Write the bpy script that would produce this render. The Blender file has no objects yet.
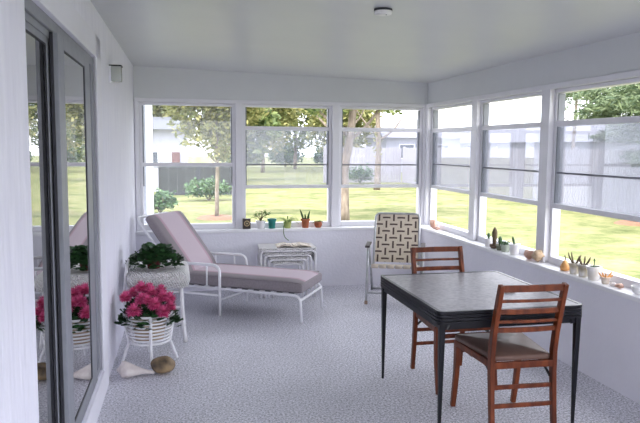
import bpy, bmesh, math, random
from mathutils import Vector, Matrix, Euler, noise
PI = math.pi
S = bpy.context.scene
C = S.collection
H = 1.55

# ---------------------------------------------------------------- camera
cam_d = bpy.data.cameras.new('camera')
cam_d.sensor_width = 36.0
cam_d.lens = 664.2 / 640 * 36
cam_d.clip_start = 0.02
cam_d.clip_end = 300
cam = bpy.data.objects.new('camera', cam_d)
C.objects.link(cam)
_p, _y, _r = 0.09748676, 0.22016035, 0.0072355
Rz = Matrix(((math.cos(_y), -math.sin(_y), 0), (math.sin(_y), math.cos(_y), 0), (0, 0, 1)))
Bm = Matrix(((1, 0, 0), (0, 0, -1), (0, 1, 0)))
Pm = Matrix(((1, 0, 0), (0, math.cos(_p), -math.sin(_p)), (0, math.sin(_p), math.cos(_p))))
Rm = Matrix(((math.cos(_r), -math.sin(_r), 0), (math.sin(_r), math.cos(_r), 0), (0, 0, 1)))
RR = Rm @ Pm @ Bm @ Rz
rows = [Vector(RR[0]), -Vector(RR[1]), -Vector(RR[2])]
cam.matrix_world = Matrix.Translation((0, 0, H)) @ Matrix(rows).transposed().to_4x4()
S.camera = cam

# ---------------------------------------------------------------- world, sun, exposure
W = bpy.data.worlds.new('world')
S.world = W
W.use_nodes = True
wn = W.node_tree
wn.nodes.clear()
bg = wn.nodes.new('ShaderNodeBackground')
wo = wn.nodes.new('ShaderNodeOutputWorld')
bg.inputs[0].default_value = (0.92, 0.94, 1.0, 1)
bg.inputs[1].default_value = 1.6
wn.links.new(bg.outputs[0], wo.inputs[0])
sd = bpy.data.lights.new('sun', 'SUN')
sd.energy = 2.0
sd.angle = math.radians(3)
sd.color = (1, .95, .84)
sun = bpy.data.objects.new('sun', sd)
C.objects.link(sun)
sun.rotation_euler = Vector((0.45, 0.42, -0.8)).to_track_quat('-Z', 'Y').to_euler()
sun.location = (-5, -5, 12)
S.view_settings.view_transform = 'Standard'
S.view_settings.look = 'None'
S.view_settings.exposure = 1.93
S.view_settings.gamma = 1
S.view_settings.use_curve_mapping = False
# window light portals (they only guide the sky light already coming through the openings)
def portal(loc, rot, sx, sy):
    d = bpy.data.lights.new('window_portal', 'AREA')
    d.shape = 'RECTANGLE'; d.size = sx; d.size_y = sy
    d.cycles.is_portal = True
    o = bpy.data.objects.new('window_portal', d); C.objects.link(o)
    o.location = loc; o.rotation_euler = rot
portal((1.25, 7.36, 1.35), (-PI/2, 0, 0), 3.2, 1.4)
portal((2.99, 2.8, 1.35), (0, PI/2, 0), 1.4, 8.6)
portal((1.2, -1.84, 1.3), (PI/2, 0, 0), 3.2, 1.7)
S.cycles.diffuse_bounces = 8
S.cycles.max_bounces = 16
S.cycles.transparent_max_bounces = 16

# ---------------------------------------------------------------- materials
def nt(name):
    m = bpy.data.materials.new(name); m.use_nodes = True
    return m, m.node_tree, m.node_tree.nodes['Principled BSDF']
def mat(name, col, rough=.5, var=None, scale=8, bump=0, bscale=60, metal=0, spec=None, detail=4, coat=0, stretch=None):
    m, t, p = nt(name)
    p.inputs['Roughness'].default_value = rough
    p.inputs['Metallic'].default_value = metal
    if spec is not None: p.inputs['Specular IOR Level'].default_value = spec
    if coat: p.inputs['Coat Weight'].default_value = coat
    tc = t.nodes.new('ShaderNodeTexCoord')
    src = tc.outputs['Object']
    if stretch:
        mp = t.nodes.new('ShaderNodeMapping'); mp.inputs['Scale'].default_value = stretch
        t.links.new(src, mp.inputs[0]); src = mp.outputs[0]
    n = t.nodes.new('ShaderNodeTexNoise'); n.inputs['Scale'].default_value = scale; n.inputs['Detail'].default_value = detail
    t.links.new(src, n.inputs['Vector'])
    r = t.nodes.new('ShaderNodeValToRGB')
    c2 = var if var else tuple(c * .94 for c in col)
    r.color_ramp.elements[0].position = .35; r.color_ramp.elements[1].position = .65
    r.color_ramp.elements[0].color = (*c2, 1); r.color_ramp.elements[1].color = (*col, 1)
    t.links.new(n.outputs[0], r.inputs[0]); t.links.new(r.outputs[0], p.inputs['Base Color'])
    if bump:
        n2 = t.nodes.new('ShaderNodeTexNoise'); n2.inputs['Scale'].default_value = bscale; n2.inputs['Detail'].default_value = 5
        b = t.nodes.new('ShaderNodeBump'); b.inputs['Strength'].default_value = bump; b.inputs['Distance'].default_value = .01
        t.links.new(src, n2.inputs['Vector']); t.links.new(n2.outputs[0], b.inputs['Height']); t.links.new(b.outputs[0], p.inputs['Normal'])
    return m
def leafmat(name, a, b, transl=.25):
    m, t, p = nt(name)
    g = t.nodes.new('ShaderNodeNewGeometry')
    r = t.nodes.new('ShaderNodeValToRGB')
    r.color_ramp.elements[0].color = (*a, 1); r.color_ramp.elements[1].color = (*b, 1)
    t.links.new(g.outputs['Random Per Island'], r.inputs[0])
    t.links.new(r.outputs[0], p.inputs['Base Color'])
    p.inputs['Roughness'].default_value = .6
    tr = t.nodes.new('ShaderNodeBsdfTranslucent'); mx = t.nodes.new('ShaderNodeMixShader'); mx.inputs[0].default_value = transl
    t.links.new(r.outputs[0], tr.inputs[0])
    out = t.nodes['Material Output']
    t.links.new(p.outputs[0], mx.inputs[1]); t.links.new(tr.outputs[0], mx.inputs[2]); t.links.new(mx.outputs[0], out.inputs[0])
    return m
def wicker(name, col, fx=32, fz=28):
    m, t, p = nt(name)
    p.inputs['Base Color'].default_value = (*col, 1); p.inputs['Roughness'].default_value = .45
    tc = t.nodes.new('ShaderNodeTexCoord')
    s = t.nodes.new('ShaderNodeSeparateXYZ'); t.links.new(tc.outputs['Object'], s.inputs[0])
    def math_(op, a, b=None):
        k = t.nodes.new('ShaderNodeMath'); k.operation = op
        for i, v in enumerate((a, b)):
            if v is None: continue
            if isinstance(v, (int, float)): k.inputs[i].default_value = v
            else: t.links.new(v, k.inputs[i])
        return k.outputs[0]
    xy = math_('ADD', s.outputs[0], s.outputs[1])
    a = math_('SINE', math_('MULTIPLY', xy, fx * 6.28))
    b = math_('SINE', math_('MULTIPLY', math_('ADD', s.outputs[2], math_('MULTIPLY', math_('SUBTRACT', s.outputs[0], s.outputs[1]), .7)), fz * 6.28))
    h = math_('MULTIPLY', a, b)
    bp_ = t.nodes.new('ShaderNodeBump'); bp_.inputs['Strength'].default_value = 1; bp_.inputs['Distance'].default_value = .01
    t.links.new(h, bp_.inputs['Height']); t.links.new(bp_.outputs[0], p.inputs['Normal'])
    r = t.nodes.new('ShaderNodeValToRGB'); r.color_ramp.elements[0].color = (*[c * .84 for c in col], 1); r.color_ramp.elements[1].color = (*col, 1)
    t.links.new(math_('ADD', math_('MULTIPLY', h, .5), .5), r.inputs[0]); t.links.new(r.outputs[0], p.inputs['Base Color'])
    return m
def glassmat(name, tint, refl=1.0, haze=0.0, hazecol=(.9, .93, 1)):
    m, t, p = nt(name)
    t.nodes.remove(p)
    out = t.nodes['Material Output']
    tr = t.nodes.new('ShaderNodeBsdfTransparent'); tr.inputs[0].default_value = (*tint, 1)
    gl = t.nodes.new('ShaderNodeBsdfGlossy'); gl.inputs['Roughness'].default_value = .01
    fr = t.nodes.new('ShaderNodeFresnel'); fr.inputs[0].default_value = 1.5
    mu = t.nodes.new('ShaderNodeMath'); mu.operation = 'MULTIPLY'; mu.use_clamp = True; mu.inputs[1].default_value = refl
    mx = t.nodes.new('ShaderNodeMixShader')
    t.links.new(fr.outputs[0], mu.inputs[0]); t.links.new(mu.outputs[0], mx.inputs[0])
    base = tr.outputs[0]
    if haze:
        n = t.nodes.new('ShaderNodeTexNoise'); n.inputs['Scale'].default_value = 2.2; n.inputs['Detail'].default_value = 3
        tc = t.nodes.new('ShaderNodeTexCoord'); t.links.new(tc.outputs['Object'], n.inputs['Vector'])
        mr = t.nodes.new('ShaderNodeMapRange'); mr.inputs[1].default_value = .3; mr.inputs[2].default_value = .7
        mr.inputs[3].default_value = haze * .75; mr.inputs[4].default_value = min(1, haze * 1.25)
        t.links.new(n.outputs[0], mr.inputs[0])
        tl = t.nodes.new('ShaderNodeBsdfTranslucent'); tl.inputs[0].default_value = (*hazecol, 1)
        m2 = t.nodes.new('ShaderNodeMixShader')
        t.links.new(mr.outputs[0], m2.inputs[0]); t.links.new(base, m2.inputs[1]); t.links.new(tl.outputs[0], m2.inputs[2])
        base = m2.outputs[0]
    t.links.new(base, mx.inputs[1]); t.links.new(gl.outputs[0], mx.inputs[2]); t.links.new(mx.outputs[0], out.inputs[0])
    return m

M = {}
M['wall'] = mat('painted_stucco', (.80, .795, .865), .75, (.77, .765, .835), 3, .35, 45)
M['brushed'] = mat('brushed_stucco', (.82, .815, .90), .7, (.76, .755, .85), 14, .8, 24, stretch=(1, 1, .18))
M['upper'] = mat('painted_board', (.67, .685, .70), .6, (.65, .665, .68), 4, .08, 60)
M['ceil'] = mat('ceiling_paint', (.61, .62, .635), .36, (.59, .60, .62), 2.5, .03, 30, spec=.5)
M['trim'] = mat('window_white', (.77, .765, .81), .4, (.74, .735, .78), 5)
M['sill'] = mat('sill_white', (.85, .85, .88), .4, (.82, .82, .85), 5)
M['wood'] = mat('reddish_wood', (.20, .047, .014), .4, (.09, .018, .005), 9, spec=.3, coat=.06, stretch=(3, 3, .6), detail=6)
M['blackmetal'] = mat('black_metal', (.008, .008, .012), .3, (.006, .006, .009), 20, spec=.3)
M['chrome'] = mat('dull_aluminium', (.55, .56, .58), .4, (.45, .46, .48), 20, metal=.7)
M['doorframe'] = mat('door_aluminium', (.25, .26, .295), .42, (.22, .23, .265), 15)
M['trackgrey'] = mat('track_grey', (.22, .23, .26), .5)
M['darkgasket'] = mat('dark_gasket', (.02, .02, .03), .6)
M['whitemetal'] = mat('white_powder_coat', (.86, .86, .90), .35, (.83, .83, .87), 10)
M['wicker'] = wicker('white_wicker', (.90, .88, .88))
M['rattan'] = mat('white_painted_cane', (.84, .83, .86), .4, (.78, .77, .80), 40, .2, 120)
M['vinylseat'] = mat('brown_vinyl', (.16, .095, .075), .36, (.13, .075, .06), 12, spec=.3)
M['terracotta'] = mat('terracotta', (.42, .13, .06), .8, (.34, .10, .045), 20)
M['pot_white'] = mat('white_ceramic', (.80, .79, .80), .35, (.76, .75, .76), 10)
M['teal'] = mat('teal_glaze', (.015, .22, .19), .3, (.01, .17, .15), 10)
M['olive'] = mat('olive_glaze', (.36, .42, .14), .4, (.28, .34, .10), 10)
M['soil'] = mat('soil', (.04, .025, .018), .95, (.02, .014, .01), 60)
M['leaf'] = leafmat('dark_leaf', (.008, .035, .010), (.035, .11, .03), .12)
M['leaf_mid'] = leafmat('mid_leaf', (.04, .12, .02), (.14, .27, .05), .2)
M['leaf_pale'] = leafmat('pale_leaf', (.16, .26, .07), (.38, .45, .17), .2)
M['cactus'] = mat('cactus_green', (.06, .13, .05), .7, (.04, .09, .03), 60)
M['cactus_brown'] = mat('dry_cactus', (.13, .09, .05), .8, (.08, .055, .03), 60)
M['stem'] = mat('stem', (.12, .10, .05), .7)
M['darkred'] = mat('dark_red_plastic', (.12, .008, .010), .4, (.09, .006, .008), 10)
M['basketpot'] = mat('tan_clay', (.55, .42, .30), .7, (.48, .36, .26), 12)
M['shell'] = mat('shell_white', (.74, .68, .66), .5, (.60, .53, .52), 18, .3, 50)
M['shell_pink'] = mat('shell_pink', (.72, .45, .36), .5, (.60, .36, .27), 40)
M['gourd'] = mat('orange_gourd', (.72, .38, .14), .5, (.60, .28, .09), 30)
M['stone'] = mat('mottled_rock', (.40, .28, .15), .55, (.05, .035, .025), 9, .4, 40, detail=6)
M['bark'] = mat('bark', (.27, .22, .18), .9, (.14, .11, .09), 12, .6, 30, stretch=(1, 1, .3))
M['leafA'] = leafmat('tree_leaf_yellow', (.10, .13, .04), (.36, .34, .14), .4)
M['leafB'] = leafmat('tree_leaf_green', (.06, .11, .035), (.25, .29, .10), .4)
M['leafC'] = leafmat('pine_leaf', (.05, .09, .05), (.20, .25, .13), .25)
M['leafD'] = leafmat('shrub_leaf', (.03, .08, .04), (.13, .22, .10), .2)
M['mulch'] = mat('mulch', (.22, .11, .07), .95, (.15, .08, .05), 30)
M['fence'] = mat('weathered_board', (.36, .345, .38), .85, (.32, .305, .34), 2)
M['fencedark'] = mat('dark_board', (.035, .038, .048), .85, (.028, .03, .04), 3)
M['siding'] = mat('pale_siding', (.36, .36, .42), .8, (.32, .32, .38), 3)
M['roof'] = mat('grey_shingle', (.24, .24, .27), .9, (.20, .20, .23), 8)
M['roofdark'] = mat('dark_shingle', (.07, .075, .09), .9)
M['darkwin'] = mat('dark_pane', (.04, .05, .07), .15)
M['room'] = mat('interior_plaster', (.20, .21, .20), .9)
M['white'] = mat('exterior_white', (.85, .86, .92), .7)
M['redbrown'] = mat('red_brown_paint', (.09, .03, .03), .6)

# floor: speckled grey outdoor carpet
def floor_mat():
    m, t, p = nt('speckled_floor')
    tc = t.nodes.new('ShaderNodeTexCoord')
    n = t.nodes.new('ShaderNodeTexNoise'); n.inputs['Scale'].default_value = 74; n.inputs['Detail'].default_value = 6; n.inputs['Roughness'].default_value = .85
    r = t.nodes.new('ShaderNodeValToRGB')
    e = r.color_ramp.elements
    e[0].position = .38; e[0].color = (.11, .115, .135, 1)
    e[1].position = .58; e[1].color = (.92, .91, .99, 1)
    k = e.new(.47); k.color = (.47, .47, .53, 1)
    v = t.nodes.new('ShaderNodeTexNoise'); v.inputs['Scale'].default_value = 1.6; v.inputs['Detail'].default_value = 2
    mr = t.nodes.new('ShaderNodeMapRange'); mr.inputs[1].default_value = .3; mr.inputs[2].default_value = .7; mr.inputs[3].default_value = .92; mr.inputs[4].default_value = 1.06
    mx = t.nodes.new('ShaderNodeMix'); mx.data_type = 'RGBA'; mx.blend_type = 'MULTIPLY'; mx.inputs[0].default_value = 1
    for q in (n, v): t.links.new(tc.outputs['Object'], q.inputs['Vector'])
    t.links.new(n.outputs[0], r.inputs[0]); t.links.new(v.outputs[0], mr.inputs[0])
    t.links.new(r.outputs[0], mx.inputs[6]); t.links.new(mr.outputs[0], mx.inputs[7])
    t.links.new(mx.outputs[2], p.inputs['Base Color'])
    p.inputs['Roughness'].default_value = .62
    b = t.nodes.new('ShaderNodeBump'); b.inputs['Strength'].default_value = .25; b.inputs['Distance'].default_value = .004
    t.links.new(n.outputs[0], b.inputs['Height']); t.links.new(b.outputs[0], p.inputs['Normal'])
    return m
M['floor'] = floor_mat()
def lawn_mat():
    m, t, p = nt('lawn')
    tc = t.nodes.new('ShaderNodeTexCoord')
    n = t.nodes.new('ShaderNodeTexNoise'); n.inputs['Scale'].default_value = 4; n.inputs['Detail'].default_value = 9; n.inputs['Roughness'].default_value = .9
    v = t.nodes.new('ShaderNodeTexNoise'); v.inputs['Scale'].default_value = 1.1; v.inputs['Detail'].default_value = 3
    a = t.nodes.new('ShaderNodeMath'); a.operation = 'ADD'
    h = t.nodes.new('ShaderNodeMath'); h.operation = 'MULTIPLY'; h.inputs[1].default_value = .5
    v.inputs['Roughness'].default_value = .7
    r = t.nodes.new('ShaderNodeValToRGB'); e = r.color_ramp.elements
    e[0].position = .36; e[0].color = (.055, .075, .025, 1)
    e[1].position = .62; e[1].color = (.235, .21, .12, 1)
    k = e.new(.5); k.color = (.15, .16, .07, 1)
    for q in (n, v): t.links.new(tc.outputs['Object'], q.inputs['Vector'])
    t.links.new(n.outputs[0], a.inputs[0]); t.links.new(v.outputs[0], a.inputs[1]); t.links.new(a.outputs[0], h.inputs[0]); t.links.new(h.outputs[0], r.inputs[0])
    t.links.new(r.outputs[0], p.inputs['Base Color']); p.inputs['Roughness'].default_value = .95; p.inputs['Specular IOR Level'].default_value = .1
    return m
M['lawn'] = lawn_mat()
M['glass_door'] = glassmat('door_glass', (.62, .66, .66), 2.2)
M['vinyl'] = glassmat('hazy_vinyl', (.80, .81, .85), .6, .08, (.80, .82, .95))
M['pane'] = glassmat('window_glass', (.94, .95, .96), .5, .03)

# ---------------------------------------------------------------- mesh helpers
class MB:
    def __init__(s): s.bm = bmesh.new()
    def box(s, c, d, rot=None, mi=0):
        r = bmesh.ops.create_cube(s.bm, size=1)['verts']
        mx = Matrix.Translation(c) @ (rot.to_4x4() if rot else Matrix()) @ Matrix.Diagonal((*d, 1))
        bmesh.ops.transform(s.bm, matrix=mx, verts=r)
        for f in {f for v in r for f in v.link_faces}: f.material_index = mi
        return r
    def b2(s, a, b, mi=0):
        return s.box([(a[i] + b[i]) / 2 for i in range(3)], [abs(b[i] - a[i]) for i in range(3)], None, mi)
    def beam(s, p, q, w, d, up=(0, 0, 1), w2=None, d2=None):
        p, q = Vector(p), Vector(q); t = (q - p).normalized()
        x = t.cross(Vector(up)).normalized(); y = x.cross(t).normalized()
        w2 = w if w2 is None else w2; d2 = d if d2 is None else d2
        a = [s.bm.verts.new(p + x * i * w / 2 + y * j * d / 2) for i, j in ((-1, -1), (1, -1), (1, 1), (-1, 1))]
        b = [s.bm.verts.new(q + x * i * w2 / 2 + y * j * d2 / 2) for i, j in ((-1, -1), (1, -1), (1, 1), (-1, 1))]
        s.bm.faces.new(a[::-1]); s.bm.faces.new(b)
        for i in range(4): s.bm.faces.new((a[i], a[(i + 1) % 4], b[(i + 1) % 4], b[i]))
    def sweep(s, pts, w, d, up=(0, 1, 0)):
        """rectangular section along a polyline lying in one plane with normal `up`"""
        pts = [Vector(p) for p in pts]; up = Vector(up); rings = []
        n = len(pts)
        for i, p in enumerate(pts):
            t = ((pts[min(i + 1, n - 1)] - pts[max(i - 1, 0)])).normalized()
            x = t.cross(up).normalized()
            ww = w[i] if isinstance(w, (list, tuple)) else w
            rings.append([s.bm.verts.new(p + x * a * ww / 2 + up * b * d / 2) for a, b in ((-1, -1), (1, -1), (1, 1), (-1, 1))])
        for r0, r1 in zip(rings, rings[1:]):
            for i in range(4): s.bm.faces.new((r0[i], r0[(i + 1) % 4], r1[(i + 1) % 4], r1[i]))
        s.bm.faces.new(rings[0][::-1]); s.bm.faces.new(rings[-1])
    def tube(s, pts, r, seg=8, closed=False, r2=None):
        pts = [Vector(p) for p in pts]; n = len(pts); rings = []
        prev = None
        for i, p in enumerate(pts):
            if closed: t = (pts[(i + 1) % n] - pts[(i - 1) % n]).normalized()
            else: t = (pts[min(i + 1, n - 1)] - pts[max(i - 1, 0)]).normalized()
            if prev is None:
                a = Vector((0, 0, 1)) if abs(t.z) < .9 else Vector((1, 0, 0))
                x = t.cross(a).normalized()
            else:
                x = (prev - t * prev.dot(t)).normalized()
            prev = x; y = t.cross(x)
            if isinstance(r, (list, tuple)): rr = r[i]
            else: rr = r if r2 is None else r + (r2 - r) * i / max(1, n - 1)
            rings.append([s.bm.verts.new(p + (x * math.cos(k * 2 * PI / seg) + y * math.sin(k * 2 * PI / seg)) * rr) for k in range(seg)])
        rg = list(zip(rings, rings[1:])) + ([(rings[-1], rings[0])] if closed else [])
        for r0, r1 in rg:
            for k in range(seg): s.bm.faces.new((r0[k], r0[(k + 1) % seg], r1[(k + 1) % seg], r1[k]))
        if not closed: s.bm.faces.new(rings[0][::-1]); s.bm.faces.new(rings[-1])
    def lathe(s, prof, c=(0, 0, 0), seg=20, mx=None, cap=True):
        rings = []; new = []
        for r, z in prof:
            ring = [s.bm.verts.new((c[0] + r * math.cos(2 * PI * k / seg), c[1] + r * math.sin(2 * PI * k / seg), c[2] + z)) for k in range(seg)]
            rings.append(ring); new += ring
        for r0, r1 in zip(rings, rings[1:]):
            for k in range(seg): s.bm.faces.new((r0[k], r0[(k + 1) % seg], r1[(k + 1) % seg], r1[k]))
        if cap: s.bm.faces.new(rings[0][::-1]); s.bm.faces.new(rings[-1])
        if mx: bmesh.ops.transform(s.bm, matrix=mx, verts=new)
        return new
    def prism(s, pts, z0, z1, mi=0):
        a = [s.bm.verts.new((x, y, z0)) for x, y in pts]; b = [s.bm.verts.new((x, y, z1)) for x, y in pts]
        fs = [s.bm.faces.new(a[::-1]), s.bm.faces.new(b)]; n = len(pts)
        for i in range(n): fs.append(s.bm.faces.new((a[i], a[(i + 1) % n], b[(i + 1) % n], b[i])))
        for f in fs: f.material_index = mi
    def quad(s, p, mi=0):
        f = s.bm.faces.new([s.bm.verts.new(q) for q in p]); f.material_index = mi; return f
    def blade(s, base, d, L, w, droop=0, n=5, lean=None, thick=.0015):
        """a tapering curved leaf with a little thickness"""
        base = Vector(base); d = Vector(d).normalized(); side = d.cross(Vector((0, 0, 1)))
        side = side.normalized() if side.length > .05 else Vector((1, 0, 0))
        if lean is not None: side = (Vector(lean) - d * d.dot(Vector(lean))).normalized()
        p = base.copy(); rows_ = []
        for i in range(n + 1):
            u = i / n; ww = w * (math.sin(PI * min(1, .25 + u * .75)) ** .8) * (1 if i < n else .05)
            up = side.cross(d).normalized()
            rows_.append([s.bm.verts.new(p - side * ww / 2), s.bm.verts.new(p + up * -thick - up * ww * .12), s.bm.verts.new(p + side * ww / 2)])
            d = (d + Vector((0, 0, -droop / n))).normalized(); p = p + d * L / n
        for a, b in zip(rows_, rows_[1:]):
            s.bm.faces.new((a[0], a[1], b[1], b[0])); s.bm.faces.new((a[1], a[2], b[2], b[1]))
    def build(s, name, m, parent=None, bevel=0, smooth=False, loc=(0, 0, 0), seg=2, subsurf=0, rot=None):
        bmesh.ops.recalc_face_normals(s.bm, faces=s.bm.faces[:])
        me = bpy.data.meshes.new(name); s.bm.to_mesh(me); s.bm.free()
        for q in (m if isinstance(m, (list, tuple)) else [m]): me.materials.append(q)
        o = bpy.data.objects.new(name, me); C.objects.link(o)
        o.parent = parent; o.location = loc
        if rot is not None: o.rotation_euler = rot
        if bevel:
            b = o.modifiers.new('bevel', 'BEVEL'); b.width = bevel; b.segments = seg; b.limit_method = 'ANGLE'; b.angle_limit = math.radians(40)
        if subsurf:
            q = o.modifiers.new('subd', 'SUBSURF'); q.levels = subsurf; q.render_levels = subsurf
        if smooth:
            for p in me.polygons: p.use_smooth = True
        return o
def tag(o, label, cat, group=None, kind=None):
    if label: o['label'] = label
    if cat: o['category'] = cat
    if group: o['group'] = group
    if kind: o['kind'] = kind
    return o
def empty(name, loc, rz=0, label=None, cat=None, group=None, kind=None):
    o = bpy.data.objects.new(name, None); C.objects.link(o)
    o.empty_display_size = .1; o.location = loc; o.rotation_euler = (0, 0, rz)
    return tag(o, label, cat, group, kind)
def struct(name, mb, m, label=None, parent=None, **k):
    o = mb.build(name, m, parent, **k); o['kind'] = 'structure'
    if label: o['label'] = label
    return o
def copy_tree(o, parent=None):
    c = o.copy(); C.objects.link(c); c.parent = parent
    for ch in list(o.children): copy_tree(ch, c)
    return c
def bez(p0, p1, p2, n=8):
    p0, p1, p2 = Vector(p0), Vector(p1), Vector(p2)
    return [(1 - t) ** 2 * p0 + 2 * t * (1 - t) * p1 + t * t * p2 for t in [i / n for i in range(n + 1)]]
def round_poly(pts, r, n=5, closed=False):
    pts = [Vector(p) for p in pts]; out = []; N = len(pts)
    for i, p in enumerate(pts):
        if not closed and i in (0, N - 1): out.append(p); continue
        a = pts[(i - 1) % N]; b = pts[(i + 1) % N]
        u = (a - p).normalized() * r; v = (b - p).normalized() * r
        out += bez(p + u, p, p + v, n)
    return out
def rrect(x0, y0, x1, y1, r, n=5):
    return [(p.x, p.y) for p in round_poly([(x0, y0, 0), (x1, y0, 0), (x1, y1, 0), (x0, y1, 0)], r, n, True)]
rnd = random.Random(4)

# ================================================================ ROOM SHELL
YB, XR = 7.20, 2.85          # upper wall faces (posts and headers)
YL, XL = 7.12, 2.765         # lower wall faces
Y0 = -1.7
tl = math.tan(math.radians(1.17))
def xl(Y): return -.435 + tl * (Y - 4.15)
ZC = lambda X: 2.366 - .0285 * (X + .37)

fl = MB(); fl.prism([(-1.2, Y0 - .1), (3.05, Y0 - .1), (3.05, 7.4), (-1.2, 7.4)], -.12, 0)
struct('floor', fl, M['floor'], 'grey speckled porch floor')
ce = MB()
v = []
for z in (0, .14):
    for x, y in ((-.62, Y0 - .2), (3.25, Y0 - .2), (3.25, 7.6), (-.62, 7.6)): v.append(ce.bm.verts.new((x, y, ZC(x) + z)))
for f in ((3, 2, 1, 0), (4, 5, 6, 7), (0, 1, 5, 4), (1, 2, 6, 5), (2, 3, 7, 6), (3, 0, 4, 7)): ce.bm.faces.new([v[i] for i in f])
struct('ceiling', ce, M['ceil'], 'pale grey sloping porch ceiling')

# openings: back wall in X, right wall in Y
BW = [(-.325, .675), (.755, 1.745), (1.83, 2.815)]
RW = [(7.13, 6.01), (5.895, 4.765), (4.645, 3.51), (3.40, 2.265), (2.16, 1.025), (.92, -.215), (-.32, -1.455)]
ZT, ZS = 2.005, .655
w = MB()
w.b2((-.6, YL, 0), (XL + .3, YL + .25, ZS - .03))
struct('wall_back', w, M['wall'], 'low white stucco wall under the far windows')
w = MB()
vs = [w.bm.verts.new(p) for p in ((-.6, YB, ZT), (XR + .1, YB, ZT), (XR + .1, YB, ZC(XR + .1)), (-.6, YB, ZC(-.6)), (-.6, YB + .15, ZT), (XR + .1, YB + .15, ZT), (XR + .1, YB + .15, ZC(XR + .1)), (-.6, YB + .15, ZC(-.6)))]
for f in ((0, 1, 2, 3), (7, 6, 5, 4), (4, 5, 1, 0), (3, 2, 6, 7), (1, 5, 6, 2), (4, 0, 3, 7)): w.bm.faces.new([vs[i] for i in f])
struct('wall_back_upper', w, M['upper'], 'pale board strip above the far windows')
w = MB(); w.b2((XL, Y0, 0), (XL + .25, YL + .02, ZS - .03))
struct('wall_right', w, M['wall'], 'low white stucco wall under the right windows')
w = MB(); w.b2((XR, Y0, ZT), (XR + .15, YB + .02, ZC(XR) + .01))
struct('wall_right_upper', w, M['upper'], 'pale board strip above the right windows')
w = MB(); w.b2((-.6, Y0 - .12, 0), (XR + .15, Y0, .45)); w.b2((-.6, Y0 - .12, 2.15), (XR + .15, Y0, 2.5))  # unseen end wall; its openings are added to brighten the room
for a_, b_ in ((-.6, -.4), (.58, .68), (1.66, 1.76), (2.74, XR + .15)): w.b2((a_, Y0 - .12, .45), (b_, Y0, 2.15))
struct('wall_near', w, M['wall'], 'white end wall behind the camera with unseen openings added to let in light')
# sills
w = MB(); w.b2((xl(7.2), YL - .022, ZS - .032), (XL + .04, YB + .10, ZS))
struct('trim_1', w, M['sill'], 'white sill ledge under the far windows', bevel=.006)
w = MB(); w.b2((XL - .022, Y0, ZS - .032), (XR + .10, YL - .024, ZS))
struct('trim_2', w, M['sill'], 'white sill ledge under the right windows', bevel=.006)
# posts and header casings: one board assembly per wall
w = MB()
ed = [xl(7.2) + .005] + [a for p in BW for a in p] + [XR + .02]
for i in range(0, len(ed), 2):
    a, b = ed[i], ed[i + 1]
    if b > a: w.b2((a, YB - .012, ZS), (b, YB + .12, ZT + .0))
w.b2((xl(7.2) + .005, YB - .014, 1.998), (XR - .014, YB + .13, 2.04))
struct('trim_3', w, M['trim'], 'white posts and header between the far windows', bevel=.004)
w = MB()
ys = [YB - .02] + [a for p in RW for a in p] + [Y0]
for i in range(0, len(ys), 2):
    w.b2((XR - .012, ys[i + 1], ZS), (XR + .12, ys[i], ZT))
w.b2((XR - .014, Y0, 1.998), (XR + .13, YB - .014, 2.04))
struct('trim_4', w, M['trim'], 'white posts and header between the right windows', bevel=.004)
w = MB(); w.tube([(XR - .008, YB - .008, ZT), (XR - .008, YB - .008, ZC(XR))], .012, 6)
struct('trim_5', w, M['upper'], 'corner strip between far and right walls')

# left wall: local frame, x runs along the wall (away from camera), y into the house
A0 = math.radians(90 - 1.17)
LW = empty('wall_left', (xl(2.43), 2.43, 0), A0, kind='structure')
LW['label'] = 'white brushed stucco house wall with sliding door opening'
DU = 1.765; DZ0, DZ1 = .165, 2.065
w = MB()
w.b2((-4.3, 0, 0), (0, .16, 2.6)); w.b2((DU, .0, 0), (5.1, .16, 2.6)); w.b2((0, .0, DZ1), (DU, .16, 2.6)); w.b2((0, 0, 0), (DU, .16, DZ0))
struct('stucco_wall', w, M['brushed'], None, LW)
w = MB()
w.b2((DU, -.010, 0), (DU + .21, .02, 2.2)); w.b2((-.02, -.010, DZ1), (DU + .21, .005, 2.2)); w.b2((-.02, -.014, 0), (DU + .21, .004, DZ0 - .01))
struct('door_casing', w, M['wall'], 'smooth white band around the door', LW, bevel=.003)

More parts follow.
